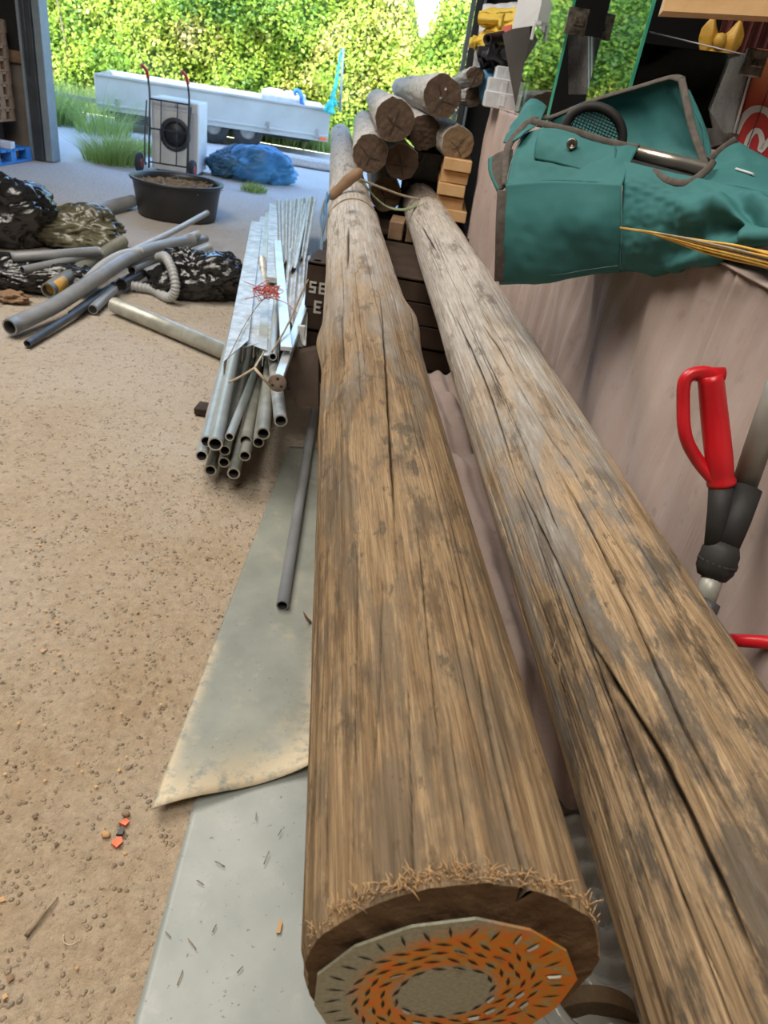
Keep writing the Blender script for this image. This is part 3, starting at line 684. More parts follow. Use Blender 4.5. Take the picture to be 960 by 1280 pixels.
# ------------------------------------------------------------------ supports under the poles
def crate(name, label, x0, x1, y0, y1, z0, z1, letters=None, mat='dark_wood'):
    t = thing(name, label, 'crate', ((x0+x1)/2, (y0+y1)/2, z0)); w = MB()
    n = 3; hh = (z1-z0)/n
    for k in range(n):
        zc = z0+hh*(k+.5)
        w.box(((x0+x1)/2, y0+.01, zc), (x1-x0, .02, hh*.94), bev=.003); w.box(((x0+x1)/2, y1-.01, zc), (x1-x0, .02, hh*.94), bev=.003)
        w.box((x0+.01, (y0+y1)/2, zc), (.02, y1-y0-.04, hh*.94), bev=.003); w.box((x1-.01, (y0+y1)/2, zc), (.02, y1-y0-.04, hh*.94), bev=.003)
    w.build('boards', mat, t)
    for x in (x0+.04, x1-.04):
        for y in (y0+.04, y1-.04): c = MB(); c.box((x, y, (z0+z1)/2), (.04, .04, z1-z0), bev=.003); c.build('corner_post', mat, t)
    b = MB(); b.box(((x0+x1)/2, (y0+y1)/2, z0+.012), (x1-x0-.05, y1-y0-.05, .02)); b.box(((x0+x1)/2, (y0+y1)/2, z1-.008), (x1-x0, y1-y0, .016)); b.build('lid', mat, t)
    if letters:
        for ch, cx, cz, h in letters: lm = MB(); letter(lm, ch, cx, y0-.002, cz, h); lm.build('letter', 'white_letter', t)
    return t
def letter(mb, ch, x, y, z, h):
    w = h*.6; s = h*.17
    def hb(zz, w_=w, xo=0): mb.box((x+xo, y, zz), (w_, .003, s))
    def vb(xx, z0, z1): mb.box((xx, y-.0006, (z0+z1)/2), (s*.98, .003, (z1-z0)*.995))
    xl, xr = x-w/2+s/2, x+w/2-s/2; zb, zt = z-h/2+s/2, z+h/2-s/2
    if ch == 'E':
        vb(xl, z-h/2, z+h/2); hb(zt); hb(z, w*.85, -w*.07); hb(zb)
    elif ch == 'S':
        hb(zt); hb(z); hb(zb); vb(xl, z, z+h/2); vb(xr, z-h/2, z)
    elif ch == 'L':
        vb(xl, z-h/2, z+h/2); hb(zb)
ca = ony(398, 360, 3.5); cb = ony(398, 384, 3.5)
crate('crate', 'dark wooden crate with white letters under the long front pole', -.56, .34, 3.5, 4.3, .36, .69, [('S', ca[0]-.028, ca[2], .055), ('E', ca[0]+.02, ca[2], .055), ('E', ca[0]+.005, cb[2]+.0, .062)])
crate('crate', 'lower dark crate on the floor, beneath the lettered crate', -.57, .34, 3.52, 4.3, 0.0, .36)
def pallet(name, label, cx, cy, z, w, d, h, mat, rot=0, nb=6):
    t = thing(name, label, 'pallet', (cx, cy, z)); Rm = Matrix.Rotation(rot, 3, 'Z')
    def L(x, y, zz): q = Rm @ Vector((x, y, 0)); return (cx+q.x, cy+q.y, z+zz)
    RR = np.array(Rm)
    for k in range(nb):
        b = MB(); b.box(L(0, -d/2+d*(k+.5)/nb, h-.011), (w, d/nb*.78, .022), RR, bev=.002); b.build('deck_board', mat, t)
    for k in (-1, 0, 1):
        b = MB(); b.box(L(k*(w/2-.05), 0, .012), (.1, d, .022), RR, bev=.002)
        for j in (-1, 0, 1): b.box(L(k*(w/2-.05), j*(d/2-.06), h/2), (.1, .11, h-.045), RR, bev=.002)
        b.build('runner', mat, t)
    return t
zz = 0
for k in range(6):
    pallet('pallet', ['bottom wooden pallet under the pole stack', 'second wooden pallet up under the pole stack', 'third wooden pallet up under the pole stack', 'fourth wooden pallet up under the pole stack', 'fifth wooden pallet up under the pole stack', 'top wooden pallet under the pole stack'][k], -.12, 5.05+.01*k, zz, 1.0, .9, .113, 'dark_wood'); zz += .113
# pale blocks seen between the two front poles
for q, lab in (((495, 288), 'small pale wooden block, left one under the far end of the poles'), ((517, 292), 'small pale wooden block, right one under the far end of the poles')):
    p = ony(*q, 4.5); b = MB(); b.box((p[0], p[1]+.1, p[2]), (.085, .25, .10), bev=.004); tag(b.build('wooden_block', 'brown_wood'), lab, 'block')
# pile of sawn planks beneath the tan pole end
for k, (px, py) in enumerate([(572, 207), (568, 222), (564, 238), (562, 254), (566, 270)]):
    p = ony(px, py, 4.55+.05*(k % 2)); b = MB(); b.beam(p, p+np.array([-.02, 1.2, 0]), .16, .062, bev=.003)
    tag(b.build('plank', 'pale_wood'), ['sawn plank on top of the pile under the tan pole end', 'second sawn plank from the top, under the tan pole end', 'middle sawn plank of the pile beside the mauve cloth', 'fourth sawn plank down beside the mauve cloth', 'lowest sawn plank of the pile beside the mauve cloth'][k], 'plank')
b = MB(); p = ony(575, 278, 4.4); b.box((.13, 4.75, .37), (.3, .5, .74), bev=.005); tag(b.build('wooden_support', 'dark_wood'), 'dark timber support beneath the sawn planks', 'support')

b = MB(); b.box((-.035, 5.75, .893), (.37, .8, .43), bev=.02); b.box((-.055, 5.73, .80), (.41, .8, .24), bev=.02); tag(b.build('black_bundle', 'black_bag'), 'black wrapped bundle deep in the gap between the pole ends', 'bundle')  # added black blocks standing in for the shade between the poles
# box between / under the two near poles, draped with mauve cloth
t = thing('draped_support', 'mauve cloth draped over a low stand under the two front poles', 'stand', (.25, 1.6, 0))
b = MB(); b.box((.26, 1.80, .26), (.40, 1.3, .52), bev=.01); b.build('stand', 'dark_wood', t)
nu, nv = 90, 70
uu, vv = np.meshgrid(np.linspace(0, 1, nu), np.linspace(0, 1, nv), indexing='ij')
Yc = .86+uu*1.70; Xc = (.5-.135*Yc)+(vv-.5)*.56-.02
G = np.stack([Xc, Yc, np.full_like(Xc, .60)], -1)
G[..., 2] += .014*np.sin((Xc+.16*Yc)*85+1.5*np.sin(Yc*3))+.012*np.sin((Xc+.3*Yc)*34)+.02*vnoise(G*7, 4)-.16*np.clip((1.02-Yc)/.16, 0, 1)-.05*np.exp(-((Yc-1.95)/.07)**2)
edge = np.clip((abs(vv-.5)-.42)/.08, 0, 1); G[..., 2] -= .28*edge**1.3
zlog = .695-.0005*Yc; G[..., 2] = np.minimum(G[..., 2], .668)
b = MB(); b.grid(G[::-1], thick=.003); b.build('cloth', 'cloth', t)
# things under the near end: ribbed clear tray and an offcut
t = thing('plastic_tray', 'translucent ribbed plastic tray on the ground under the near pole ends', 'tray', (.33, .52, .28))
trc = onz(752, 1160, .38)+np.array([0, .04, .03])
b = MB(); n = 60
a, r_ = np.meshgrid(np.linspace(0, 2*PI, 121), np.linspace(0, 1, 44), indexing='ij')
rr = .0005+.22*r_; zz_ = .014*np.sin(r_*46)+.06*r_**2+.004*np.sin(a*22)*r_
G = np.stack([trc[0]+rr*np.cos(a)*1.1, trc[1]+rr*np.sin(a)*1.5, trc[2]-.03+zz_], -1); b.grid(G, thick=.003); b.build('tray_body', 'clear_ribbed', t)
b = MB(); b.tube([(trc[0]+.22*1.1*math.cos(q), trc[1]+.22*1.5*math.sin(q), trc[2]+.03) for q in np.linspace(0, 2*PI, 60)], .008, 8); b.build('rolled_rim', 'clear_ribbed', t)
b = MB(); b.box((trc[0], trc[1], .175), (.3, .4, .35), bev=.01); tag(b.build('wooden_block', 'dark_wood'), 'dark block carrying the ribbed plastic tray', 'block')
# half-round offcut
b = MB(); c0 = onz(748, 1262, .41); prof = [(math.cos(q)*.062, math.sin(q)*.062) for q in np.linspace(0, PI, 18)]
pts0 = [(c0[0]+x, c0[1]-.01, c0[2]-.02+z) for x, z in prof]; b.prism(pts0, (-.004, .022, 0)); tag(b.build('wood_offcut', 'end_tan'), 'half-round wood offcut on the plastic tray below the pole ends', 'offcut')

# ------------------------------------------------------------------ cloth covered counter on the right
CN = .70
def cface(Y, off=0.): return CN-.105*Y+off
t = thing('covered_counter', 'tall counter covered with a hanging mauve cloth, right of the poles', 'counter', (1.1, 2.3, 0))
b = MB(); b.prism([(cface(-.3, .05), -.3, 0), (2.2, -.3, 0), (2.2, 4.55, 0), (cface(4.55, .05), 4.55, 0)], (0, 0, 1.27)); b.prism([(cface(2.85, .05), 2.85, 1.27), (2.2, 2.85, 1.27), (2.2, 4.55, 1.27), (cface(4.55, .05), 4.55, 1.27)], (0, 0, .14)); b.build('counter_body', 'dark_wood', t)
nu, nv = 420, 70
Yg = -.35+np.linspace(0, 1, nu)**1.0*5.0; zg = np.linspace(1.425, .02, nv)
YY, ZZ = np.meshgrid(Yg, zg, indexing='ij')
def ztop(Y): q = np.clip((Y-2.2)/.7, 0, 1); return 1.285+.14*q*q*(3-2*q)
ZZ = .02+(ZZ-.02)*(ztop(YY)-.02)/1.405
fold = (.30+.6*np.clip((YY-2.0)/1.0, 0, 1))*(.010*np.sin(YY*62+.6*np.sin(ZZ*3))+.008*np.sin(YY*27+ZZ*2.0+1))+.012*vnoise(np.stack([YY*2.4, ZZ*1.5, YY*0], -1), 6)
diag = .010*np.sin((YY*1.0-ZZ*.9)*16)*np.exp(-((YY-2.0)/.6)**2)
XX = cface(YY)+(fold+diag)*np.clip((1.43-ZZ)/.15, .25, 1)+.006
seam = np.exp(-((YY-1.40-(ZZ-1.0)*.02)/.008)**2)*.012; XX = XX+seam
XX = XX+np.clip((.6-ZZ)/.6, 0, 1)*-.02
G = np.stack([XX, YY, ZZ], -1)
b = MB(); b.grid(G, thick=.003)
# top sheet
xt = np.linspace(0, 1, 12); YT, XT = np.meshgrid(Yg[::6], xt, indexing='ij')
G2 = np.stack([cface(YT, .004)+XT*(2.2-cface(YT)), YT, ztop(YT)+.001], -1); b.grid(G2, thick=.004)
# far end sheet
zf = np.linspace(1.425, .02, 20); xf = np.linspace(0, 1, 30); XF, ZF_ = np.meshgrid(xf, zf, indexing='ij')
G3 = np.stack([cface(4.65, .004)+XF*.8, 4.65+.01*np.sin(XF*60), ZF_], -1); b.grid(G3, thick=.003)
b.build('cloth', 'cloth', t)

# ------------------------------------------------------------------ hand tools leaning in the gap
t = thing('long_handled_tool', 'grey pole tool with black collar and red D-grip leaning against the mauve cloth', 'tool', (.58, 1.1, .6))
def TP(x, y, Yd): return ony(x, y, Yd)
g = MB()
def rounded(pts, n): return catmull(pts, n)
gy = 1.04
loop_ = W((896, 604, gy-.02), (872, 575, gy-.005), (857, 545, gy), (854, 505, gy+.02), (857, 474, gy+.03), (876, 466, gy+.035), (893, 470, gy+.035))
g.tube(rounded(loop_, 40), .0125, 14, flat=.8)
g.tube(catmull(W((888, 469, gy+.035), (893, 520, gy+.02), (899, 575, gy-.01), (902, 606, gy-.02)), 20), [.0185+.002*math.sin(i/19*3.1)+(.003 if i > 17 else 0) for i in range(20)], 20)
g.tube(W((870, 468, gy+.035), (905, 468, gy+.035)), .011, 12)
g.build('grip', 'red_plastic', t)
g = MB(); g.tube(W((902, 604, gy-.02), (898, 640, gy-.04), (892, 690, gy-.07)), [.019, .0165, .015], 18); g.build('grip_socket', 'rubber', t)
g = MB(); cl = W((931, 610, gy-.01), (917, 650, gy-.04), (904, 685, gy-.065)); g.tube(cl, [.026, .025, .0225], 20)
g.tube(W((906, 680, gy-.06), (901, 690, gy-.068), (893, 712, gy-.08), (889, 722, gy-.085)), [.023, .029, .029, .022], 20)
g.tube(W((898, 700, gy-.073), (896, 705, gy-.0745)), .0305, 20); g.build('collar', 'rubber', t)
g = MB(); g.tube(W((985, 455, gy+.03), (962, 515, gy+.02), (930, 608, gy-.005)),   .0195, 20); g.tube(W((928, 586, gy+.0), (931, 586, gy+.002)), .003, 8); g.build('upper_tube', 'tool_grey', t)
g = MB(); g.tube(W((893, 715, gy-.08), (880, 752, gy-.12)), .0165, 18); g.build('lower_tube', 'tool_grey', t)
g = MB(); g.tube(W((892, 752, gy-.13), (884, 762, gy-.135), (876, 775, gy-.14)), [.012, .016, .012], 14); g.build('clip', 'dark_plastic', t)
t = thing('red_bar', 'red rubber grip on a grey tube sticking out behind the right pole', 'bar', tuple(ony(930, 800, .86)))
g = MB(); g.tube(W((905, 800, .92), (930, 801, .90), (1010, 806, .86)), .0105, 16); g.tube(W((904, 800, .921), (907, 800, .919)), .0122, 16); g.build('grip', 'red_plastic', t)
g = MB(); g.tube(W((890, 793, .93), (910, 800, .917)), .008, 12); g.build('tube', 'pale_plastic', t)

# ------------------------------------------------------------------ teal canvas bag
t = thing('canvas_bag', 'collapsed teal canvas carrier with grey binding lying over the counter edge', 'bag', tuple(ony(760, 340, 1.8)))
BAG = t
def fab(name, ctrl, nu, nv, parent=t, mat='teal', thick=.004, disp=None):
    G = patch([[ony(*q) for q in r] for r in ctrl], nu, nv)
    if disp is not None:
        du = np.gradient(G, axis=0); dv = np.gradient(G, axis=1); nn = np.cross(du, dv); nn /= (np.linalg.norm(nn, axis=2, keepdims=True)+1e-9)
        uu, vv = np.meshgrid(np.linspace(0, 1, nu), np.linspace(0, 1, nv), indexing='ij'); G = G+nn*disp(uu, vv, G)[..., None]
    b = MB(); b.grid(G, thick=thick); return b.build(name, mat, parent), G
r_top = [(632, 230, 2.0), (680, 226, 1.92), (730, 227, 1.84), (777, 230, 1.76)]
r_mid = [(626, 290, 1.97), (680, 288, 1.87), (730, 284, 1.79), (777, 282, 1.735)]
r_bot = [(624, 352, 1.99), (680, 351, 1.90), (730, 343, 1.83), (775, 338, 1.76)]
p1, G1 = fab('front_panel', [r_top, r_mid, r_bot, [(q[0]+6, q[1]-4, q[2]+.10) for q in r_bot]], 50, 60, disp=lambda u, v, g: .006*vnoise(g*9, 3)*np.sin(PI*np.clip(u, 0, 1)))
p2, G2_ = fab('upper_panel', [[(652, 168, 2.16), (690, 158, 2.10), (745, 174, 1.99), (798, 186, 1.90)], [(641, 196, 2.08), (688, 188, 1.99), (740, 198, 1.90), (785, 208, 1.82)], r_top], 36, 60, disp=lambda u, v, g: .005*vnoise(g*11, 5))
def d3(u, v, g):
    f = .016*np.sin((u*1.9+v*1.1)*7.5)*np.clip(v*3, 0, 1)+.012*np.sin((u*1.2-v*1.7)*11+1)*np.clip((v-.25)*3, 0, 1)+.008*vnoise(g*16, 8)
    return f*np.clip(u*5, 0, 1)*np.clip((1-u)*6, .15, 1)
p3, G3_ = fab('body_panel', [
    [(777, 200, 1.86), (826, 212, 1.74), (872, 222, 1.64), (915, 232, 1.55), (960, 240, 1.48), (1020, 246, 1.42)],
    [(778, 236, 1.77), (830, 240, 1.65), (880, 250, 1.53), (920, 258, 1.45), (962, 264, 1.37), (1020, 268, 1.32)],
    [(777, 284, 1.735), (838, 286, 1.60), (890, 284, 1.48), (928, 284, 1.38), (962, 286, 1.30), (1020, 286, 1.25)],
    [(775, 338, 1.76), (826, 336, 1.64), (872, 322, 1.52), (918, 314, 1.42), (962, 308, 1.30), (1020, 304, 1.25)],
    [(780, 336, 1.90), (832, 334, 1.76), (878, 319, 1.64), (922, 311, 1.50), (966, 305, 1.40), (1020, 300, 1.36)]], 90, 110, disp=d3)
p4, G4 = fab('back_flap', [
    [(688, 150, 2.26), (740, 126, 2.22), (800, 108, 2.16), (838, 98, 2.12), (852, 100, 2.06)],
    [(700, 163, 2.25), (752, 148, 2.22), (808, 140, 2.16), (850, 136, 2.10), (866, 142, 1.98)],
    [(716, 176, 2.22), (766, 182, 2.16), (818, 186, 2.10), (862, 184, 2.03), (876, 188, 1.92)],
    [(730, 186, 2.18), (776, 196, 2.12), (826, 200, 2.05), (868, 204, 1.96), (882, 214, 1.86)]], 40, 60, disp=lambda u, v, g: .012*np.sin(v*9+u*3)*np.sin(PI*u)+.006*vnoise(g*10, 2))
p5, G5 = fab('side_flap', [
    [(852, 100, 2.06), (858, 104, 2.05), (862, 112, 2.04)],
    [(861, 130, 2.00), (872, 136, 1.98), (879, 150, 1.98)],
    [(870, 165, 1.94), (881, 172, 1.92), (889, 184, 1.92)],
    [(878, 196, 1.88), (884, 202, 1.87), (886, 206, 1.87)]], 30, 14, disp=lambda u, v, g: -.012*np.sin(PI*v))
p6, G6 = fab('rear_fold', [
    [(880, 208, 1.90), (900, 188, 1.92), (918, 176, 1.92), (942, 188, 1.86), (975, 204, 1.80), (1020, 214, 1.76)],
    [(876, 216, 1.80), (902, 206, 1.80), (926, 200, 1.78), (948, 208, 1.74), (978, 220, 1.66), (1020, 228, 1.6)],
    [(872, 224, 1.66), (908, 230, 1.62), (930, 234, 1.58), (956, 240, 1.52), (980, 244, 1.48), (1020, 248, 1.44)]], 30, 60, disp=lambda u, v, g: .006*vnoise(g*10, 6)*np.sin(PI*u))
p8, G8 = fab('end_flap', [
    [(645, 150, 2.34), (656, 128, 2.36), (668, 122, 2.36), (684, 134, 2.32)],
    [(634, 166, 2.24), (648, 156, 2.22), (660, 150, 2.20), (674, 150, 2.18)],
    [(629, 178, 2.20), (638, 176, 2.12), (646, 172, 2.10), (652, 168, 2.10)]], 30, 30, disp=lambda u, v, g: .006*vnoise(g*14, 4))
fab('end_lining', [
    [(614, 196, 2.16), (624, 190, 2.14), (640, 186, 2.10)],
    [(614, 214, 2.12), (624, 212, 2.10), (638, 208, 2.07)],
    [(623, 238, 2.06), (628, 236, 2.05), (634, 230, 2.02)]], 20, 14, mat='trim')
fab('end_piping', [
    [(610, 198, 2.165), (615, 195, 2.155)], [(611, 216, 2.125), (615, 215, 2.115)], [(621, 240, 2.065), (624, 238, 2.055)]], 16, 4)
fab('lining', [
    [(660, 172, 2.28), (740, 180, 2.2), (820, 196, 2.08), (884, 206, 1.95)],
    [(650, 182, 2.2), (730, 196, 2.1), (810, 212, 1.95), (876, 224, 1.80)],
    [(648, 186, 2.1), (730, 200, 1.95), (800, 208, 1.86), (900, 226, 1.68)]], 14, 24, mat='lining')
def binding(name, px, r=.009, flat=.35, mat='trim', n=60, off=-.006):
    pts = catmull([ony(a, b_, c) for a, b_, c in px], n); v = EYE-pts; v /= np.linalg.norm(v, axis=1, keepdims=True)
    pts = pts+v*.004
    b = MB(); b.tube(pts, r, 10, flat=flat, up=v[0]); return b.build(name, mat, BAG)
binding('edge_binding', [(632, 232, 2.01), (632, 206, 2.06), (638, 178, 2.12), (664, 150, 2.2), (690, 146, 2.26), (740, 126, 2.22), (800, 108, 2.16), (838, 97, 2.12), (852, 99, 2.06)], .010, .4)
binding('edge_binding', [(852, 99, 2.06), (858, 128, 2.0), (866, 162, 1.94), (876, 190, 1.88), (883, 214, 1.84)], .009, .4)
binding('edge_binding', [(664, 152, 2.18), (690, 158, 2.10), (720, 165, 2.04), (760, 178, 1.96), (798, 186, 1.90)], .009, .4)
binding('edge_binding', [(629, 238, 2.0), (627, 280, 1.972), (626, 320, 1.97), (625, 351, 1.985)], .016, .3)
binding('edge_binding', [(886, 200, 1.88), (900, 188, 1.91), (920, 174, 1.91)], .008, .4)
binding('edge_binding', [(816, 214, 1.76), (836, 226, 1.68), (860, 228, 1.64), (882, 214, 1.68), (892, 202, 1.78)], .008, .4)
binding('stitching', [(634, 225, 1.99), (640, 200, 2.05), (655, 170, 2.12), (680, 150, 2.16)], .0007, 1, 'stitch')
binding('stitching', [(777, 232, 1.755), (777, 284, 1.728), (775, 336, 1.752)], .0006, 1, 'stitch')
binding('stitching', [(640, 345, 1.965), (690, 344, 1.882), (735, 337, 1.81), (772, 332, 1.75)], .0005, 1, 'stitch')
# snapped pocket flap
pk, GP = fab('pocket_flap', [
    [(678, 160, 2.06), (720, 170, 1.985), (770, 183, 1.90)],
    [(672, 178, 2.025), (715, 189, 1.945), (769, 203, 1.86)],
    [(668, 199, 2.00), (712, 208, 1.91), (757, 220, 1.835)]], 20, 30, thick=.006, disp=lambda u, v, g: .006*np.sin(PI*u)+.004*vnoise(g*14, 9))
for q in ([(670, 196, 1.985), (712, 204, 1.898), (757, 215, 1.823)], [(760, 216, 1.824), (766, 203, 1.84), (768, 186, 1.87)]):
    pass
sb = MB(); c = ony(715, 180, 1.945); ax = EYE-c; sb.lathe([(.0, .004), (.006, .005), (.008, .010), (.012, .010), (.013, .004), (.012, 0)], c, ax, 20); so = sb.build('snap_button', 'bracket', pk); so['label'] = 'metal snap button'
# black hoop with net, metal tube
hc = ony(742, 168, 2.10); v = EYE-hc; v /= np.linalg.norm(v); hx = np.cross((0, 0, 1), v); hx /= np.linalg.norm(hx); hy = np.cross(v, hx)
hx2, hy2 = hx*.94+hy*(-.2), hy*.75+hx*.12
hp = [hc+.078*(math.cos(a)*hx2+math.sin(a)*hy2) for a in np.linspace(-.15*PI, 1.1*PI, 40)]
b = MB(); b.tube(hp, .012, 14); hoop = b.build('hoop', 'rubber', t)
b = MB()
for k in range(-7, 8):
    s_ = k/8*.072; w = math.sqrt(max(.074**2-s_*s_, 0))
    b.tube([hc+s_*hx2-.2*w*hy2, hc+s_*hx2+w*hy2], .0011, 4); b.tube([hc-w*hx2+abs(s_)*hy2, hc+w*hx2+abs(s_)*hy2], .0011, 4)
b.build('net', 'rubber', hoop)
b = MB(); b.pipe(W((762, 182, 1.97), (884, 213, 1.77)), .0155, .013, 20, 0, 1); b.build('frame_tube', ['chrome', 'bore'], t)
b = MB(); b.tube(W((920, 211, 1.7), (942, 218, 1.64)), .0025, 8); b.build('frame_rod', 'white_board', t)
# underside closing the folded bag
b = MB(); b.grid(np.stack([G1[-1], G1[-1]+np.array([.30, .12, .14])]), thick=.004); b.build('base_panel', 'teal', t)

# straw bundle hanging over the bag
t = thing('straw_bundle', 'bundle of yellow straw stalks hanging across the teal bag', 'straw', tuple(ony(870, 310, 1.35)))
base_ = [(775, 285, 1.70), (812, 291, 1.61), (846, 299, 1.52), (880, 308, 1.42), (920, 317, 1.32), (965, 328, 1.21), (1010, 342, 1.14)]
for k in range(13):
    s_ = (k-6)/6.
    pts = [(x, y+s_*min(1, max(0, (x-800)/110))*(9+3*math.sin(k*2+x*.02))+(0 if k % 3 else -1), Yd+.004*math.cos(k*1.3)-.012) for x, y, Yd in (base_ if k % 4 else base_[1:])]
    b = MB(); b.tube(catmull([ony(*q) for q in pts], 40), [.0010+.0012*min(1, i/14) for i in range(40)], 6); b.build('stalk', 'straw' if k % 4 != 2 else 'straw_dull', t)

# ------------------------------------------------------------------ glass on the counter
def pane(name, label, x_far, x_near, Yf, Yn, z0, z1, mat='glass', th=.010):
    t = thing(name, label, 'glass pane', ((x_far+x_near)/2, (Yf+Yn)/2, z0))
    d = np.array([x_near-x_far, Yn-Yf, 0]); d /= np.linalg.norm(d); n = np.array([d[1], -d[0], 0])
    b = MB(); b.prism([(x_far, Yf, z0), (x_near, Yn, z0), (x_near, Yn, z1), (x_far, Yf, z1)], n*th); b.build('glass', mat, t)
    e = MB(); p = np.array([x_near, Yn, z0]); e.prism([p, p+d*.0025, p+d*.0025+n*th, p+n*th], (0, 0, z1-z0)); e.build('edge', 'glass_edge', t)
    return t
p_n = ony(690, 129, 3.25); p_f = ony(650, 120, 3.95)
pane('glass_screen', 'left tall glass pane with green edge, mirroring the hedge', p_f[0], p_n[0], 3.95, 3.25, 1.43, 2.35)
p_n2 = ony(791, 104, 2.55); p_f2 = ony(737, 118, 3.0)
pane('glass_screen', 'right tall glass pane with green edge, standing behind the teal bag', p_f2[0], p_n2[0], 3.0, 2.55, 1.37, 2.3)
# low clear display case between / right of the panes
t = thing('display_case', 'low clear display case with metal corner clips behind the teal bag', 'display case', tuple(ony(860, 150, 2.6)))
def quad(name, pts, mat, parent, th=.006):
    q = [ony(*p) for p in pts]; n = np.cross(q[1]-q[0], q[2]-q[0]); n /= np.linalg.norm(n); b = MB(); b.prism(q, n*th); return b.build(name, mat, parent)
quad('side_pane', [(735, 45, 3.1), (735, 140, 3.1), (930, 165, 2.35), (938, 70, 2.35)], 'clear', t)
quad('inner_pane', [(856, 87, 2.75), (870, 190, 2.75), (915, 176, 2.3), (940, 66, 2.3)], 'dusty', t)  # reflection painted in as grey haze
quad('rear_pane', [(712, 42, 3.45), (712, 118, 3.4), (752, 118, 3.15), (770, 50, 3.1)], 'dusty', t)  # same painted haze, for the reflection between the panes
b = MB(); b.tube(W((940, 88, 2.28), (914, 178, 2.28)), .003, 8); b.tube(W((812, 40, 2.8), (938, 70, 2.33)), .0018, 6); b.build('polished_edge', 'white_board', t)
for (a, bb, c) in ((942, 79, 2.25), (857, 90, 2.7), (721, 27, 3.2), (912, 176, 2.26)):
    p = ony(a, bb, c); s_ = (.035 if bb > 100 else .055) if c < 2.5 else .075
    b = MB(); b.box(p, (s_, .02, s_*1.1), bev=.003); b.box(p+np.array([s_*.1, -.012, 0]), (s_*.5, .012, s_*.3), bev=.003); b.build('corner_clip', 'bracket', t)
# printed panel
t = thing('printed_panel', 'orange-red printed panel with white curved bands, right edge behind the bag', 'sign', tuple(ony(945, 150, 2.3)))
pw = [ony(*q) for q in ((904, 205, 2.32), (1040, 245, 2.1), (1060, 95, 2.1), (946, 60, 2.32))]
pw[2] = pw[1]+(pw[3]-pw[0])*1.05
pn = np.cross(pw[1]-pw[0], pw[3]-pw[0]); pn /= np.linalg.norm(pn)
if pn@(EYE-pw[0]) < 0: pn = -pn
b = MB(); b.prism(pw, -pn*.01); po = b.build('board', 'poster', t)
uv = po.data.uv_layers.new(name='UVMap')
for lp in po.data.loops:
    z = po.data.vertices[lp.vertex_index].co.z+po.parent.location.z; uv.data[lp.index].uv = (0, (z-pw[0][2])/(pw[3][2]-pw[0][2]))
def onplane(x, y):
    v = ray(x, y); return EYE+v*(((pw[0]-EYE)@pn)/(v@pn))+pn*.0015
def band(pts, w0, w1, name='white_band'):
    c = catmull([(*q, 0) for q in pts], 40)[:, :2]; tg = np.gradient(c, axis=0); tg /= np.linalg.norm(tg, axis=1, keepdims=True); nn = np.stack([-tg[:, 1], tg[:, 0]], -1)
    w = np.linspace(w0, w1, 40)[:, None]; A = [onplane(*q) for q in c-nn*w/2]; B = [onplane(*q) for q in c+nn*w/2]
    b = MB(); b.grid(np.stack([A, B], 1), thick=.001, smooth=False); b.build(name, 'poster_white', t)
band([(917, 178), (921, 165), (928, 150), (938, 139), (950, 136), (962, 142), (968, 156)], 8, 9)
band([(932, 186), (937, 172), (944, 164), (950, 165), (953, 176), (951, 188), (962, 176), (975, 168)], 7, 7)
b = MB(); b.tube([onplane(918, 177)+pn*.002, onplane(943, 90)+pn*.002], .0012, 6); b.tube([onplane(935, 182)+pn*.002, onplane(962, 110)+pn*.002], .0012, 6); b.build('dark_seam', 'black_metal', t)
# gold bow and maroon cloth behind
t = thing('gold_bow', 'gold ribbon bow tied on a dark maroon drape at the back', 'bow', tuple(ony(905, 50, 3.2)))
b = MB()
for sgn in (-1, 1):
    c = ony(900+sgn*13, 50, 3.2); G = []
    for i, u in enumerate(np.linspace(0, 1, 18)):
        w = .010+.046*math.sin(PI*min(u, 1)**1.35)**.8
        G.append([ony(900, 51, 3.2)+np.array([sgn*.080*u, 0, 0])+np.array([sgn*.006*math.sin(6*u), -.025*math.sin(PI*u)*math.cos(a), w*math.sin(a)+.012*u+.006*math.sin(a*3+u*5)]) for a in np.linspace(0, 2*PI, 24)])
    b.grid(G)
b.build('bow_loop', 'gold', t)
b = MB(); b.lathe([(.0, -.025), (.018, -.02), (.024, 0), (.018, .02), (0, .025)], ony(900, 51, 3.17), (0, 0, 1), 16); b.build('knot', 'gold', t)
for dx in (-6, 9):
    G = patch([[ony(896+dx*.3, 58, 3.19), ony(904+dx*.3, 58, 3.19)], [ony(889+dx, 66, 3.17), ony(903+dx, 67, 3.17)], [ony(886+dx, 78, 3.19), ony(905+dx, 80, 3.19)]], 12, 6); b = MB(); b.grid(G, thick=.003); b.build('ribbon_tail', 'gold', t)
b = MB(); yy, zz2 = np.meshgrid(np.linspace(0, 1, 60), np.linspace(0, 1, 20), indexing='ij'); c0 = ony(885, 90, 3.3)
G = np.stack([c0[0]+yy*.2-.02*zz2, c0[1]+.02*np.sin(yy*34), 1.43+zz2*3.3], -1); b.grid(G, thick=.004); tag(b.build('drape', 'maroon'), 'dark maroon drape hanging behind the gold bow', 'drape')
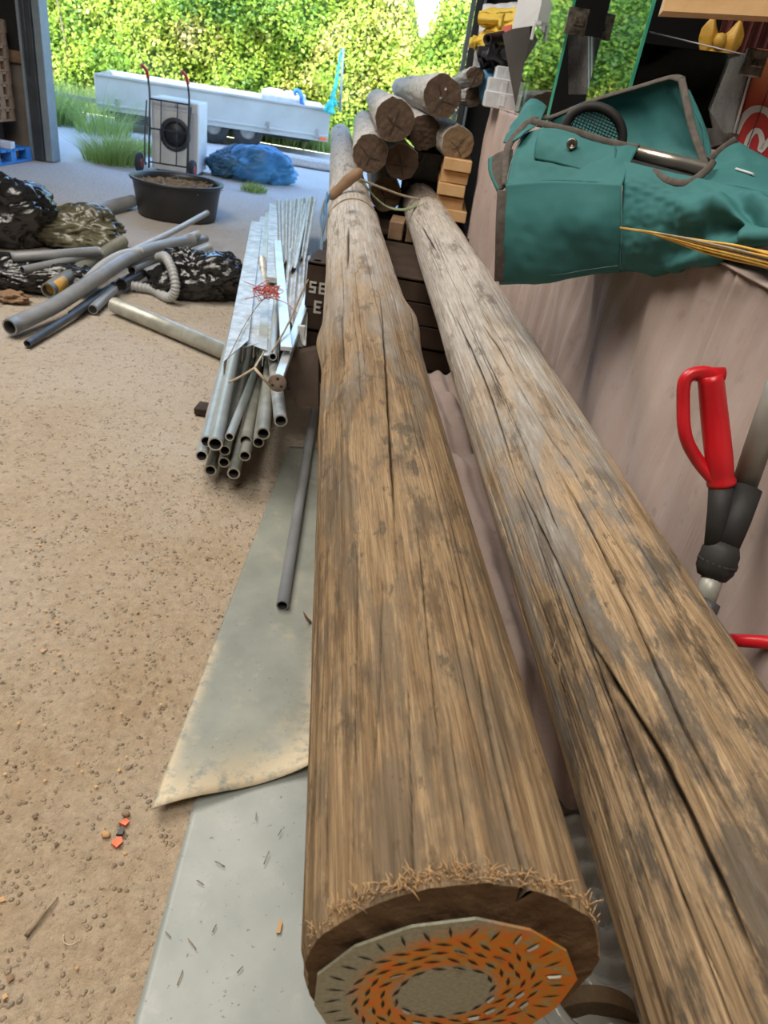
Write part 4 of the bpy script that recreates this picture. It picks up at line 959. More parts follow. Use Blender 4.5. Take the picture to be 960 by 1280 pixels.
# shelf board high on the right
t = thing('shelf_board', 'pale wooden board jutting in at the top right corner', 'shelf', tuple(ony(900, 10, 2.2)))
a_ = ony(828, 15, 2.3); b_ = a_+(onz(960, 22, a_[2])-a_)*1.7; c_ = b_+np.array([.02, .10, 0]); d_ = a_+np.array([.02, .13, 0])
q = [a_, b_, c_, d_]
for i in range(4): q[i] = np.array([q[i][0], q[i][1], 0]);
zb = ony(830, 14, 2.3)[2]
b = MB(); b.prism([(q[i][0], q[i][1], zb) for i in range(4)], (0, 0, .15)); b.build('board', 'pale_wood', t)
b = MB(); b.box((a_[0]+.50, a_[1]+.20, zb+.02), (.20, .16, .05), bev=.004); b.build('batten', 'brown_wood', t)
for hx_ in (.08, .55): b = MB(); b.tube([(a_[0]+hx_, a_[1]+.05, zb+.1), (a_[0]+hx_, a_[1]+.05, 4.8)], .006, 8); b.build('hanger', 'black_metal', t)

# ------------------------------------------------------------------ sacks and oddments at the far end of the counter
def blob(name, label, cat, c, size, mat, seed, amp=.15, flat=True, freq=2.2, rotz=0., crease=.06, nz=30, na=48, parent=None):
    a, t_ = np.meshgrid(np.linspace(0, 2*PI, na+1), np.linspace(0, PI, nz), indexing='ij')
    d = np.stack([np.sin(t_)*np.cos(a), np.sin(t_)*np.sin(a), np.cos(t_)], -1)
    w1 = vnoise(d*freq, seed+5, 2)[..., None]*.5; r = 1+amp*vnoise(d*freq*.8, seed, 2)-crease*1.3*np.exp(-np.abs(vnoise((d+w1)*freq*1.1, seed+1, 2))*7)-crease*.8*np.exp(-np.abs(vnoise((d+w1*.7)*freq*2.1, seed+2, 2))*6)+crease*.5*np.abs(vnoise((d+w1)*freq*2.6, seed+3, 1))
    p = d*r[..., None]*np.array(size)/2
    if flat: p[..., 2] = np.where(p[..., 2] < -size[2]*.36, -size[2]*.36+(p[..., 2]+size[2]*.36)*.15, p[..., 2])
    cs, sn = math.cos(rotz), math.sin(rotz); x, y = p[..., 0].copy(), p[..., 1].copy(); p[..., 0] = x*cs-y*sn; p[..., 1] = x*sn+y*cs
    p += np.array(c); b = MB(); b.grid(p[::-1])
    b.f = [f for f in b.f]
    o = b.build(name, mat, parent); 
    return tag(o, label, cat) if label else o
def fold_cloth(name, label, cat, ctrl, mat, seed, thick=.03, nu=24, nv=40, amp=.02):
    G = patch([[ony(*q) for q in r] for r in ctrl], nu, nv); du = np.gradient(G, axis=0); dv = np.gradient(G, axis=1); nn = np.cross(du, dv); nn /= (np.linalg.norm(nn, axis=2, keepdims=True)+1e-9)
    G = G+nn*(amp*vnoise(G*7, seed))[..., None]; b = MB(); b.grid(G, thick=thick); return tag(b.build(name, mat), label, cat)
fold_cloth('sack', 'white and blue sack standing behind the yellow cloth', 'sack', [[(604, 6, 5.3), (625, 4, 5.3), (650, 2, 5.3)], [(598, 40, 5.2), (622, 40, 5.15), (650, 40, 5.2)], [(590, 85, 5.3), (620, 95, 5.2), (655, 95, 5.3)]], 'white_sack', 2, .10)
fold_cloth('folded_cloth', 'yellow cloth, upper fold on the pile by the door jamb', 'cloth', [[(600, 14, 5.0), (622, 12, 4.95), (648, 8, 4.9)], [(598, 24, 4.9), (622, 25, 4.85), (648, 26, 4.85)], [(602, 30, 5.0), (624, 34, 4.95), (648, 38, 4.9)]], 'yellow_sack', 3, .05)
fold_cloth('folded_cloth', 'yellow cloth, longer lower fold hanging toward the pole stack', 'cloth', [[(606, 32, 5.0), (626, 28, 4.9), (646, 24, 4.85)], [(592, 50, 4.9), (616, 46, 4.82), (642, 42, 4.78)], [(585, 58, 5.0), (610, 62, 4.9), (636, 60, 4.85)]], 'yellow_sack', 4, .05)
fold_cloth('red_rag', 'small red rag beside the yellow cloth', 'rag', [[(628, 34, 4.7), (640, 31, 4.7)], [(628, 42, 4.68), (640, 40, 4.68)]], 'red_wire', 4, .02, 10, 10, .01)
b = MB(); b.pipe(W((609, 49, 4.55), (634, 44, 4.75)), .026, .020, 18, 0, 1); tag(b.build('black_tube', ['dark_plastic', 'bore']), 'short black tube poking out below the yellow cloth', 'tube')
fold_cloth('dark_bag', 'dark grey bag squeezed under the yellow cloth', 'bag', [[(600, 62, 4.9), (618, 60, 4.8), (636, 62, 4.75)], [(598, 72, 4.8), (616, 72, 4.7), (636, 76, 4.7)], [(606, 84, 4.9), (620, 87, 4.8), (638, 88, 4.8)]], 'dark_plastic', 5, .08)
fold_cloth('blue_sheet', 'crumpled light blue sheet beside the white boxes', 'sheet', [[(598, 78, 5.0), (612, 84, 4.9), (628, 84, 4.8)], [(596, 104, 4.95), (608, 106, 4.85), (622, 100, 4.8)], [(598, 128, 4.95), (608, 130, 4.85), (618, 126, 4.8)]], 'sky_sheet', 6, .03)
for (q, lab) in (([(626, 90, 4.45), (646, 88, 4.35)], 'upper white box at the far counter end'), ([(616, 104, 4.42), (648, 104, 4.30)], 'middle white box at the far counter end'), ([(612, 120, 4.42), (646, 122, 4.28)], 'lowest white box at the far counter end')):
    a, c = W(*q); b = MB(); dz = .075; mid = (a+c)/2; b.box(mid+np.array([0, .12, -.02]), (abs(c[0]-a[0])+.05, .24, dz), bev=.004); b.box(mid+np.array([0, -.001, -.02]), (.03, .006, .05), bev=.001); tag(b.build('white_box', 'white_sack'), lab, 'box')
b = MB(); q = W((628, 42, 4.2), (661, 27, 4.1), (664, 55, 4.1), (652, 132, 4.15), (644, 132, 4.18)); b.prism(q, (.01, .02, 0)); tag(b.build('grey_board', 'grey_board'), 'dark grey angular board leaning against the left glass pane', 'board')
b = MB(); q = W((648, -4, 4.0), (690, -4, 3.8), (680, 30, 3.82), (640, 36, 4.0)); b.prism(q, (.004, .012, 0)); tag(b.build('white_sheet', 'white_board'), 'white sheet hanging at the top beside the left glass pane', 'sheet')
b = MB(); q = W((669, 28, 3.75), (664, 50, 3.75)); b.beam(q[0], q[1], .02, .012, up=(1, 0, 0)); b.box(q[0]+np.array([.01, 0, 0]), (.03, .012, .012)); tag(b.build('glass_clamp', 'white_board'), 'small white clamp on the left glass pane', 'clamp')

# ------------------------------------------------------------------ rope, strap and stick on the far poles
t = thing('strap', 'green strap slung between the two long poles', 'strap', tuple(ony(490, 262, 4.2)))
st = catmull(W((440, 222, 4.15), (455, 230, 4.15), (468, 246, 4.2), (485, 259, 4.25), (505, 262, 4.3), (522, 256, 4.45), (530, 251, 4.6)), 40)
b = MB(); b.tube(st, .014, 10, flat=.35); b.build('webbing', 'green_strap', t)
b = MB(); b.tube(catmull(W((445, 222, 4.1), (480, 236, 4.3), (510, 246, 4.5), (548, 252, 4.7)), 24), .006, 8); tag(b.build('cord', 'cord'), 'pale cord running from the wooden stick to the right pole', 'cord')
b = MB(); b.tube(catmull(W((412, 248, 4.0), (428, 232, 4.0), (442, 220, 4.05), (452, 214, 4.1)), 16), [.012, .022, .026, .026, .024, .026, .028, .03, .03, .028, .03, .03, .028, .024, .02, .012], 10); tag(b.build('wooden_stick', 'brown_wood'), 'short wooden stick wedged across the left pole', 'stick')
t = thing('rope', 'tangled blue rope hanging off the left pole', 'rope', tuple(ony(402, 300, 3.9)))
for k in range(6):
    pts = [(411+random.uniform(-5, 4), 240+random.uniform(-3, 5), 3.95), (404+random.uniform(-5, 5), 256+random.uniform(-5, 5), 3.9), (400+k*1.5, 275, 3.85), (403-k, 300+k*4, 3.8), (402-k*1.6, 335+5*k, 3.75)]
    b = MB(); b.tube(catmull([ony(*q) for q in pts], 24), .004, 6); b.build('strand', 'blue_rope' if k % 2 else 'post', t)
# ties round each long pole
for L, y, lab, m_ in ((LL, 3.75, 'thin dark cord tied round the left long pole', 'twig'), (LR_, 4.6, 'thin dark cord tied round the right long pole', 'twig')):
    b = MB(); b.tube([L.pt(y+.02*math.sin(a), a, L.rad(y)+.005) for a in np.linspace(0, 2*PI, 48)], .003, 6); tag(b.build('cord', m_), lab, 'cord')

# ------------------------------------------------------------------ metal sheets on the floor
def sheet(name, label, px, z, mat, nu, nv, curl, thick=.003, attr=None):
    c = [onz(*q, z) for q in px]      # near-left, near-right, far-right, far-left
    uu, vv = np.meshgrid(np.linspace(0, 1, nu), np.linspace(0, 1, nv), indexing='ij')
    G = (1-uu)[..., None]*((1-vv)[..., None]*c[0]+vv[..., None]*c[1])+uu[..., None]*((1-vv)[..., None]*c[3]+vv[..., None]*c[2])
    G[..., 2] += curl(uu, vv); b = MB(); b.grid(G[::-1], thick=thick)
    at = None
    if attr is not None: a = attr(uu, vv)[::-1].ravel(); at = {'dust': np.concatenate([a, a])}
    return tag(b.build(name, mat, attrs=at), label, 'metal sheet')
sheet('metal_sheet', 'smooth pale grey metal sheet on the floor, nearest the camera', [(140, 1380), (560, 1380), (470, 960), (262, 930)], .008, 'sheet_low', 40, 40, lambda u, v: .002*np.sin(u*5+v*3))
sheet('metal_sheet', 'dusty darker grey metal sheet with a bent corner, lying over the smooth sheet', [(188, 1013), (405, 954), (452, 560), (362, 555)], .028, 'sheet_up', 70, 50,
      lambda u, v: .010*np.exp(-(u/.05)**2)*np.sin(v*7+.5)+.02*np.exp(-(u/.06)**2-((1-v)/.1)**2)-.016*np.clip(u-.25, 0, 1),
      attr=lambda u, v: np.clip(np.exp(-(u/.05)**2)+np.exp(-(v/.06)**2)*.8*(u < .3)+.9*np.exp(-((v-.84-.05*np.sin(u*9))/.10)**2)*np.exp(-((u-.22)/.22)**2), 0, 1))

# ------------------------------------------------------------------ loose pipes
def straight(name, label, p0, p1, r, mat, cat='pipe', wall=.78, seg=20, n=2, bend=0):
    p0 = np.array(p0); p1 = np.array(p1); pts = [p0+(p1-p0)*t for t in np.linspace(0, 1, n)]
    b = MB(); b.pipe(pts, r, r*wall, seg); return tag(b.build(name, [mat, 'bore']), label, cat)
straight('pipe', 'single thin grey pipe lying on the dusty metal sheet beside the left pole', onz(353, 757, .045), onz(400, 470, .06), .0195, 'grey_plastic')
straight('pipe', 'single grey pipe on the concrete, running under the steel bundle', onz(143, 381, .05), onz(300, 447, .05), .047, 'galv_dull')
straight('pipe', 'fat grey pipe on the floor behind the black bags, left of the tub', onz(55, 279, .06), onz(166, 251, .07), .055, 'grey_plastic')

# steel pipe bundle
ends = [(252, 570, .0245, -.19, 'left-hand steel pipe of the bundle, beside the floor', 'galv'),
        (258, 552, .0250, -.19, 'steel pipe stacked over the outer left pipe of the bundle', 'galv'),
        (269, 555, .0285, -.19, 'widest bright steel pipe at the left of the bundle', 'galv'),
        (263, 588, .0240, -.16, 'bottom left steel pipe end of the bundle', 'galv_dull'),
        (280, 578, .0230, -.16, 'steel pipe end between the two lowest ends of the bundle', 'galv_dull'),
        (292, 592, .0250, -.14, 'lowest steel pipe end of the bundle', 'galv_dull'),
        (281, 563, .0220, -.17, 'shaded steel pipe end right of the widest pipe', 'galv_dull'),
        (287, 546, .0170, -.10, 'thin shiny steel tube lying across the middle of the bundle', 'galv'),
        (306, 570, .0220, -.16, 'lower of two dull pipe ends in the middle of the bundle', 'galv_dull'),
        (307, 551, .0255, -.16, 'upper of two dull pipe ends in the middle of the bundle', 'galv_dull'),
        (323, 553, .0220, -.18, 'recessed dull pipe end low at the right of the bundle', 'galv_dull'),
        (329, 542, .0255, -.19, 'dull pipe end at the right of the bundle, over the recessed one', 'galv_dull')]
for i, (x, y, r, dx, lab, mt) in enumerate(ends):
    Y0 = 2.43+.05*math.sin(i*2.2)
    if i == 7: Y0 = 2.40
    p0 = ony(x, y, Y0); p0[2] = max(p0[2], r+.03); L = 3.7-.25*(i % 3)
    if i in (3, 4, 5): dz = 0
    else: dz = .0
    straight('pipe', lab, p0, p0+np.array([dx, 1, dz])*L, r, mt, n=4)
p0 = ony(351, 526, 2.43); straight('pipe', 'rust-rimmed pale pipe end sticking out below the round flange', p0, p0+np.array([-.27, 1, .02])*2.2, .0255, 'galv_white', n=3)
t = thing('flanged_rod', 'bright steel bar ending in a round drilled flange on the bundle', 'bar', tuple(ony(347, 478, 2.52)))
f0 = ony(347, 478, 2.52); f1 = ony(388, 362, 3.9)
b = MB(); b.beam(f0, f1, .036, .03, bev=.003); b.build('bar', 'galv', t)
fd = (f0-f1)/np.linalg.norm(f0-f1); b = MB(); b.lathe([(0, .0), (.033, .0), (.035, .003), (.035, .009), (.033, .012), (0, .012)], f0, fd, 28); fl = b.build('flange', 'rust', t)
b = MB(); fx = np.cross(fd, (0, 0, 1)); fx /= np.linalg.norm(fx); fy = np.cross(fx, fd)
for a in (1.6, 3.7, 5.8): b.lathe([(0, .0128), (.006, .0126), (.006, .0115)], f0+.019*(math.cos(a)*fx+math.sin(a)*fy), fd, 12)
b.build('bolt_hole', 'bore', fl)

# channels and trays on top of the pipes
def channel(name, label, p0, p1, w, h, mat, th=.004, cut=0., up=(0, 0, 1), flip=1, cat='channel'):
    p0 = np.array(p0, float); p1 = np.array(p1, float); d = p1-p0; L = np.linalg.norm(d); d /= L
    x = np.cross(d, up); x /= np.linalg.norm(x); z = np.cross(x, d)*flip
    prof = [(-w/2, -h/2), (-w/2, h/2), (w/2, h/2), (w/2, -h/2), (w/2-th, -h/2), (w/2-th, h/2-th), (-w/2+th, h/2-th), (-w/2+th, -h/2)]
    A = [p0+x*a+z*c+d*(cut*(a/w+.5)) for a, c in prof]; B = [p1+x*a+z*c for a, c in prof]
    b = MB(); k = 8; b.add(A+B, [tuple(range(k))[::-1], tuple(range(k, 2*k))]+[(i, (i+1) % k, k+(i+1) % k, k+i) for i in range(k)], 0, False)
    return tag(b.build(name, mat), label, cat)
zt = .34
channel('steel_channel', 'wide whitish steel channel with a ragged end, left on the bundle', ony(293, 462, 2.66), ony(321, 282, 5.9), .085, .06, 'galv_white', cut=.30)
channel('steel_channel', 'second whitish steel channel from the left on the bundle', ony(312, 444, 2.92), ony(330, 276, 6.2), .065, .06, 'galv_white', cut=.08)
channel('steel_channel', 'third narrow grey steel channel on the bundle', ony(325, 440, 2.98), ony(336, 270, 6.4), .06, .055, 'galv_dull', cut=-.05)
channel('steel_channel', 'dusty channel right of the red wire on the bundle', ony(338, 452, 2.9), ony(341, 268, 6.4), .07, .05, 'galv_white', cut=.02)
straight('pipe', 'thin dark-mouthed tube lying between the channels and the flanged bar', ony(341, 446, 2.75), ony(350, 300, 5.6), .016, 'galv')
def flatbar(label, p0, p1, w, h, mat, cat='bar'):
    b = MB(); b.beam(p0, p1, w, h, bev=.002); return tag(b.build('flat_bar', mat), label, cat)
flatbar('bright flat bar crossing the bundle from the middle to the flanged bar', ony(358, 436, 2.78), ony(347, 302, 5.0), .048, .018, 'galv')
flatbar('long pale bar at the middle of the bundle, furthest left of the corrugated trays', ony(341, 350, 4.0), ony(341, 256, 7.2), .07, .03, 'galv_white')
def ribbed(label, a, b_, c, d, mat, ribs, amp=.010):
    q = [ony(*p) for p in (a, b_, c, d)]; nu, nv = 14, ribs*6+1; uu, vv = np.meshgrid(np.linspace(0, 1, nu), np.linspace(0, 1, nv), indexing='ij')
    G = (1-uu)[..., None]*((1-vv)[..., None]*q[0]+vv[..., None]*q[1])+uu[..., None]*((1-vv)[..., None]*q[3]+vv[..., None]*q[2])
    G[..., 2] += amp*np.clip(np.sin(vv*ribs*2*PI)*1.8, -1, 1); mbb = MB(); mbb.grid(G[::-1], thick=.003, smooth=False); return tag(mbb.build('ribbed_tray', mat), label, 'tray')
ribbed('nearer ribbed metal tray at the right of the bundle', (353, 390, 3.35), (382, 432, 3.05), (388, 318, 4.6), (361, 312, 4.6), 'galv_white', 3)
ribbed('long ribbed metal tray reaching furthest back on the bundle', (349, 330, 4.4), (382, 322, 4.4), (396, 246, 7.2), (346, 252, 7.2), 'galv_white', 5, .014)
ribbed('ribbed metal tray with a dark gap beside it, over the long tray', (356, 345, 4.1), (371, 330, 4.1), (386, 255, 6.8), (372, 258, 6.8), 'galv', 2, .012)
# bearers under the bundle and boards between bundle and pole
b = MB(); b.box((-.80, 3.1, .018), (.34, .09, .036), bev=.004); tag(b.build('bearer', 'dark_wood'), 'dark timber bearer under the near end of the steel bundle', 'bearer')
b = MB(); b.box((-1.2, 5.2, .018), (.7, .09, .036), bev=.004); tag(b.build('bearer', 'dark_wood'), 'dark timber bearer under the far end of the steel bundle', 'bearer')
b = MB(); b.prism([ony(352, 446, 3.0), ony(398, 436, 3.0), ony(398, 512, 2.85), ony(368, 506, 2.85)], (.0, .03, .01)); tag(b.build('board', 'dark_wood'), 'dark brown board tilted between the steel bundle and the left pole', 'board')
b = MB()
pp = ony(376, 420, 3.15); b.box(pp, (.035, .02, .10), bev=.003); tag(b.build('white_tag', 'white_board'), 'small white tag in the shade behind the flanged bar', 'tag')
# red wire tangle, cords
t = thing('wire_tangle', 'tangle of red wire on top of the steel bundle', 'wire', tuple(ony(335, 372, 3.5)))
b = MB(); c = ony(335, 370, 3.45)
for k in range(16):
    pts = [c+np.array([random.gauss(0, .035), random.gauss(0, .05), random.gauss(.02, .02)]) for _ in range(5)]; b.tube(catmull(pts, 20), .0018, 5)
b.build('coil', 'red_wire', t)
b = MB(); b.tube(catmull(W((305, 352, 3.6), (320, 358, 3.5), (334, 368, 3.42)), 14), .002, 5); b.tube(catmull(W((336, 372, 3.4), (356, 378, 3.35), (372, 392, 3.3)), 14), .002, 5); b.tube(W((306, 374, 3.4), (330, 368, 3.42)), .002, 5); b.build('wire_end', 'red_wire', t)
t = thing('binding_cord', 'cream cord tied in a Y across the near end of the bundle', 'cord', tuple(ony(318, 462, 2.5)))
b = MB(); b.tube(catmull(W((286, 478, 2.52), (302, 470, 2.5), (318, 460, 2.5)), 14), .004, 8); b.tube(W((318, 460, 2.5), (330, 440, 2.7)), .004, 8); b.tube(W((318, 460, 2.5), (337, 482, 2.5)), .0055, 8); b.build('cord', 'cord', t)
b = MB(); b.tube(catmull(W((285, 448, 2.62), (305, 408, 3.1), (322, 382, 3.4), (334, 370, 3.5)), 20), .0022, 6); b.tube(catmull(W((340, 440, 2.7), (360, 405, 3.0), (385, 350, 3.5), (404, 325, 3.7)), 20), .004, 6); tag(b.build('cord', 'twig'), 'brown cord running over the channels up to the left pole', 'cord')

# ------------------------------------------------------------------ heap of plastic pipes and bags, left
def bentpipe(label, px, r, mat, z=None, seg=18, mats=None):
    pts = catmull([onz(*q) for q in px], 24); b = MB(); b.pipe(pts, r, r*.8, seg); return tag(b.build('pipe', [mat, 'bore']), label, 'pipe')
bentpipe('long fat grey plastic pipe, sagging, in front of the heap', [(12, 409, .06), (70, 381, .09), (125, 345, .16), (175, 316, .20), (240, 300, .20)], .045, 'grey_plastic')
bentpipe('thin dark blue pipe reaching nearest in front of the heap', [(34, 430, .022), (90, 394, .04), (142, 356, .07)], .020, 'navy_plastic')
t = thing('pipe', 'olive grey pipe with yellow tape on its near end', 'pipe', tuple(onz(62, 360, .05)))
b = MB(); b.pipe([onz(60, 363, .10), onz(153, 302, .18)], .045, .036, 18); b.build('barrel', ['olive_plastic', 'bore'], t)
b = MB(); p0, p1 = onz(62, 362, .10), onz(153, 302, .18); b.tube([p0+(p1-p0)*.02, p0+(p1-p0)*.14], .0462, 18); b.build('tape', 'tape', t)['label'] = 'yellow tape wound round the pipe end'
bentpipe('upper grey pipe lying level on the left of the heap', [(14, 322, .20), (70, 318, .22), (124, 314, .22)], .030, 'grey_plastic')
bentpipe('lower grey pipe crossing beneath the level one at the left of the heap', [(28, 338, .16), (80, 327, .18), (126, 317, .19)], .026, 'grey_plastic')
bentpipe('thin pale pipe rising at the back of the heap toward the tub', [(165, 314, .20), (215, 290, .24), (259, 266, .28)], .022, 'pale_plastic')
bentpipe('pale curved conduit in the middle of the heap', [(108, 350, .14), (128, 331, .19), (152, 318, .22), (176, 314, .22)], .026, 'pale_plastic')
bentpipe('uppermost of the three grey pipe ends at the right of the heap', [(160, 330, .15), (205, 310, .18), (247, 293, .20)], .032, 'pale_plastic')
bentpipe('middle of the three grey pipe ends at the right of the heap', [(165, 338, .12), (210, 316, .13), (257, 298, .15)], .030, 'grey_plastic')
bentpipe('lowest of the three grey pipe ends at the right of the heap', [(180, 342, .08), (220, 325, .09), (262, 309, .10)], .032, 'pale_plastic')
bentpipe('short dark pipe stub under the heap, in front of the taped pipe', [(116, 387, .03), (128, 375, .04), (142, 362, .05)], .030, 'grey_plastic')
bentpipe('dark pipe under the fat grey pipe, beside the hose', [(152, 356, .06), (172, 344, .07), (196, 330, .08)], .038, 'dark_plastic')
bentpipe('dark thin pipe tucked beneath the dark blue one', [(88, 392, .02), (116, 372, .03), (150, 350, .04)], .016, 'dark_plastic')
# corrugated hose
pts = catmull([onz(*q) for q in ((164, 357, .04), (190, 362, .03), (210, 372, .03), (219, 362, .10), (216, 340, .20), (207, 322, .26), (199, 322, .22))], 120)
b = MB(); b.tube(pts, [.030+.004*math.sin(i*1.6) for i in range(120)], 14); tag(b.build('corrugated_hose', 'pale_plastic'), 'grey corrugated hose curling in front of the black bag', 'hose')
def bag(label, px, size, mat, seed, rotz=0, z=None, amp=.22, crease=.10, cat='bag', name='plastic_bag'):
    c = onz(*px); c[2] = size[2]*.36+.004 if z is None else z; return blob(name, label, cat, c, size, mat, seed, amp, True, 1.8, rotz, crease, 60, 96)
bag('dark crumpled bag at the far left edge, behind the pipe heap', (6, 300, .0), (.85, .75, .54), 'black_bag', 31, .3)
bag('shiny olive brown bag behind the pipe heap', (98, 306, .0), (.84, .55, .33), 'olive_bag', 44, -.2)
bag('low black bag under the level pipes at the left edge', (35, 358, .0), (.85, .46, .22), 'black_bag', 57, .15, amp=.15)
bag('black rubbish bag between the hose and the steel bundle', (255, 368, .0), (.66, .46, .36), 'black_bag', 63, .2)
blob('paper_scrap', 'crumpled brown paper scrap on the floor left of the pipes', 'scrap', onz(14, 372, .03), (.20, .10, .07), 'brown_wood', 71, .3, True, 3, .2, .2)

# ------------------------------------------------------------------ tub
tc = (-2.53, 7.42, 0)
t = thing('round_tub', 'large black round plastic tub filled with twigs and leaves', 'tub', tc)
b = MB(); b.lathe([(0, .004), (.36, .004), (.372, .012), (.415, .30), (.418, .315), (.44, .318), (.446, .328), (.444, .34), (.425, .342), (.405, .335), (.40, .30), (.385, .14)], tc, seg=72); b.build('shell', 'tub', t)
a, r_ = np.meshgrid(np.linspace(0, 2*PI, 60), np.linspace(0, 1, 24), indexing='ij'); G = np.stack([tc[0]+.402*r_*np.cos(a), tc[1]+.402*r_*np.sin(a), 0*a+.265], -1); G[..., 2] += .03*vnoise(G*14, 3)
b = MB(); b.grid(G)
for k in range(260):
    q = random.uniform(0, 2*PI); w = .37*math.sqrt(random.random()); p = np.array([tc[0]+w*math.cos(q), tc[1]+w*math.sin(q), .285]); d = np.array([random.gauss(0, .05), random.gauss(0, .05), random.gauss(.01, .015)])
    b.tube([p-d, p+d], .004, 4, mi=1)
o = b.build('garden_waste', ['dirt', 'twig'], t); o['kind'] = 'stuff'; o['label'] = 'brown twigs and dry leaves'

# ------------------------------------------------------------------ washing machine, hand truck, bottle
wb = np.array([-3.745, 10.0, 0]); yaw = .12
def WM(x, y, z): return np.array([wb[0]+x*math.cos(yaw)-y*math.sin(yaw), wb[1]+x*math.sin(yaw)+y*math.cos(yaw), z])
Rz = np.array(Matrix.Rotation(yaw, 3, 'Z'))
t = thing('washing_machine', 'white front-loading washing machine standing outside behind a hand truck', 'washing machine', WM(.3, .3, 0))
b = MB(); b.box(WM(.3, .31, .43), (.60, .60, .82), Rz, bev=.012); b.build('cabinet', 'white_paint', t)
b = MB(); b.box(WM(.3, .005, .775), (.58, .02, .11), Rz, bev=.004); b.box(WM(.12, -.008, .78), (.17, .01, .075), Rz, bev=.003); b.build('control_panel', 'white_paint', t)
b = MB(); b.lathe([(0, .0), (.024, 0), (.022, .02), (0, .022)], WM(.33, -.008, .78), WM(0, -1, 0)-WM(0, 0, 0), 20); b.build('dial', 'alu', t)
ax = WM(0, -1, 0)-WM(0, 0, 0)
b = MB(); b.lathe([(.135, 0), (.14, .02), (.165, .035), (.19, .025), (.195, 0)], WM(.3, .01, .45), ax, 40); dr = b.build('door', 'dark_plastic', t)
b = MB(); b.lathe([(0, .03), (.07, .026), (.12, .01), (.137, .0)], WM(.3, .01, .45), ax, 36); b.build('porthole', 'black_metal', dr)
b = MB(); b.box(WM(.3, .008, .06), (.56, .02, .08), Rz, bev=.003); b.build('plinth', 'white_paint', t)
for dx in (.06, .54):
    b = MB(); b.lathe([(0, 0), (.022, 0), (.022, .03), (0, .03)], WM(dx, .08, 0), seg=12); b.build('foot', 'rubber', t)
t = thing('hand_truck', 'black steel hand truck with red grips leaning on the washing machine', 'hand truck', WM(.25, -.15, 0))
def HT(x, h, o=0): return WM(x, -.24+.18*h/1.1+o, h)
fr = MB()
for x in (.02, .50): fr.tube(catmull([HT(x, .05), HT(x, .5), HT(x, .85), HT(x-.02, 1.02), HT(x-.045, 1.14)], 24), .013, 10)
b = fr.build('frame_rail', 'black_metal', t)
for x in (.02, .50):
    g = MB(); g.tube(catmull([HT(x-.02, 1.04), HT(x-.04, 1.12, -.03), HT(x-.08, 1.17, -.10)], 10), .019, 10); g.build('grip', 'red_plastic', t)
c = MB()
for h in (.12, .50, .82): c.tube([HT(.02, h), HT(.50, h)], .010, 8)
for x in (.16, .36): c.tube([HT(x, .12), HT(x, .82)], .007, 8)
c.build('cross_bar', 'black_metal', t)
c = MB(); c.box(WM(.26, -.20, .012), (.42, .20, .008), Rz); c.build('toe_plate', 'black_metal', t)
ca_ = MB()
for x in (-.01, .53): ca_.tube(catmull([HT(x, .10), WM(x, -.30, .12), HT(x-.01, .45, -.06), HT(x, .80, -.02)], 14), .010, 8)
ca_.build('side_hoop', 'black_metal', t)
for x in (-.07, .59):
    wq = WM(x, -.34, .115); axx = WM(1, 0, 0)-WM(0, 0, 0)
    w_ = MB(); w_.lathe([(.05, -.03), (.10, -.034), (.115, -.02), (.115, .02), (.10, .034), (.05, .03)], wq, axx, 28); wo = w_.build('wheel', 'rubber', t)
    w_ = MB(); w_.lathe([(0, -.034), (.055, -.032), (.062, 0), (.055, .032), (0, .034)], wq, axx, 20); w_.build('wheel_hub', 'red_plastic', wo)
bp = onz(241, 216); t = thing('bottle', 'small plastic bottle with red label beside the washing machine', 'bottle', bp)
b = MB(); b.lathe([(0, 0), (.038, 0), (.04, .02), (.04, .17), (.03, .21), (.013, .24), (.013, .265)], bp, seg=20); b.build('bottle_body', 'clear_ribbed', t)
b = MB(); b.lathe([(.0408, .03), (.0412, .035), (.0412, .12), (.0408, .125)], bp, seg=20); b.build('bottle_label', 'red_plastic', t)
b = MB(); b.lathe([(0.015, .255), (.015, .28), (0, .28)], bp, seg=14); b.build('cap', 'blue_paint', t)

# blue bag and tufts
c = onz(318, 228); c[2] = .17; bb = blob('plastic_bag', 'bulging blue tarpaulin bag on the yard in front of the trailer', 'bag', c+np.array([0, .25, .02]), (.95, .75, .58), 'blue_bag', 81, .16, True, 1.7, .1, .07, 60, 96)
c = onz(282, 222); c[2] = .14; blob('plastic_bag', 'smaller wrinkled dark blue bag against the bulging blue bag', 'bag', c+np.array([0, .2, 0]), (.6, .55, .42), mottled('dull_blue_tarpaulin', (.025, .09, .16), (.06, .17, .27), 4, .4, 0, .5, 12, .03), 88, .2, True, 1.9, .4, .12, 60, 96)
def tuft(name, label, c, n, h, w, mat='grass', cat='grass', lean=.5, bw=.006):
    vs = []; fs = []; tint = []
    for k in range(n):
        a = random.uniform(0, 2*PI); r = w*math.sqrt(random.random()); p = np.array([c[0]+r*math.cos(a), c[1]+r*math.sin(a), 0]); hh = h*random.uniform(.45, 1.1)*(1-.4*r/w)
        dr = np.array([math.cos(a)*r/w+random.gauss(0, .4), math.sin(a)*r/w+random.gauss(0, .4), 0])*lean*hh; s_ = np.array([-math.sin(a*3+k), math.cos(a*3+k), 0])*bw
        tv = random.random(); o = len(vs)
        for i, u in enumerate((0, .4, .75, 1)):
            q = p+np.array([0, 0, hh*u*(1-.15*u)])+dr*u*u; ww = (1-u)*.9+.1
            vs += [q-s_*ww, q+s_*ww]; tint += [tv*.7+.3*u]*2
        for i in range(3): fs.append((o+2*i, o+2*i+1, o+2*i+3, o+2*i+2))
    b = MB(); b.add(vs, fs); return tag(b.build(name, mat, attrs={'tint': tint}), label, cat)
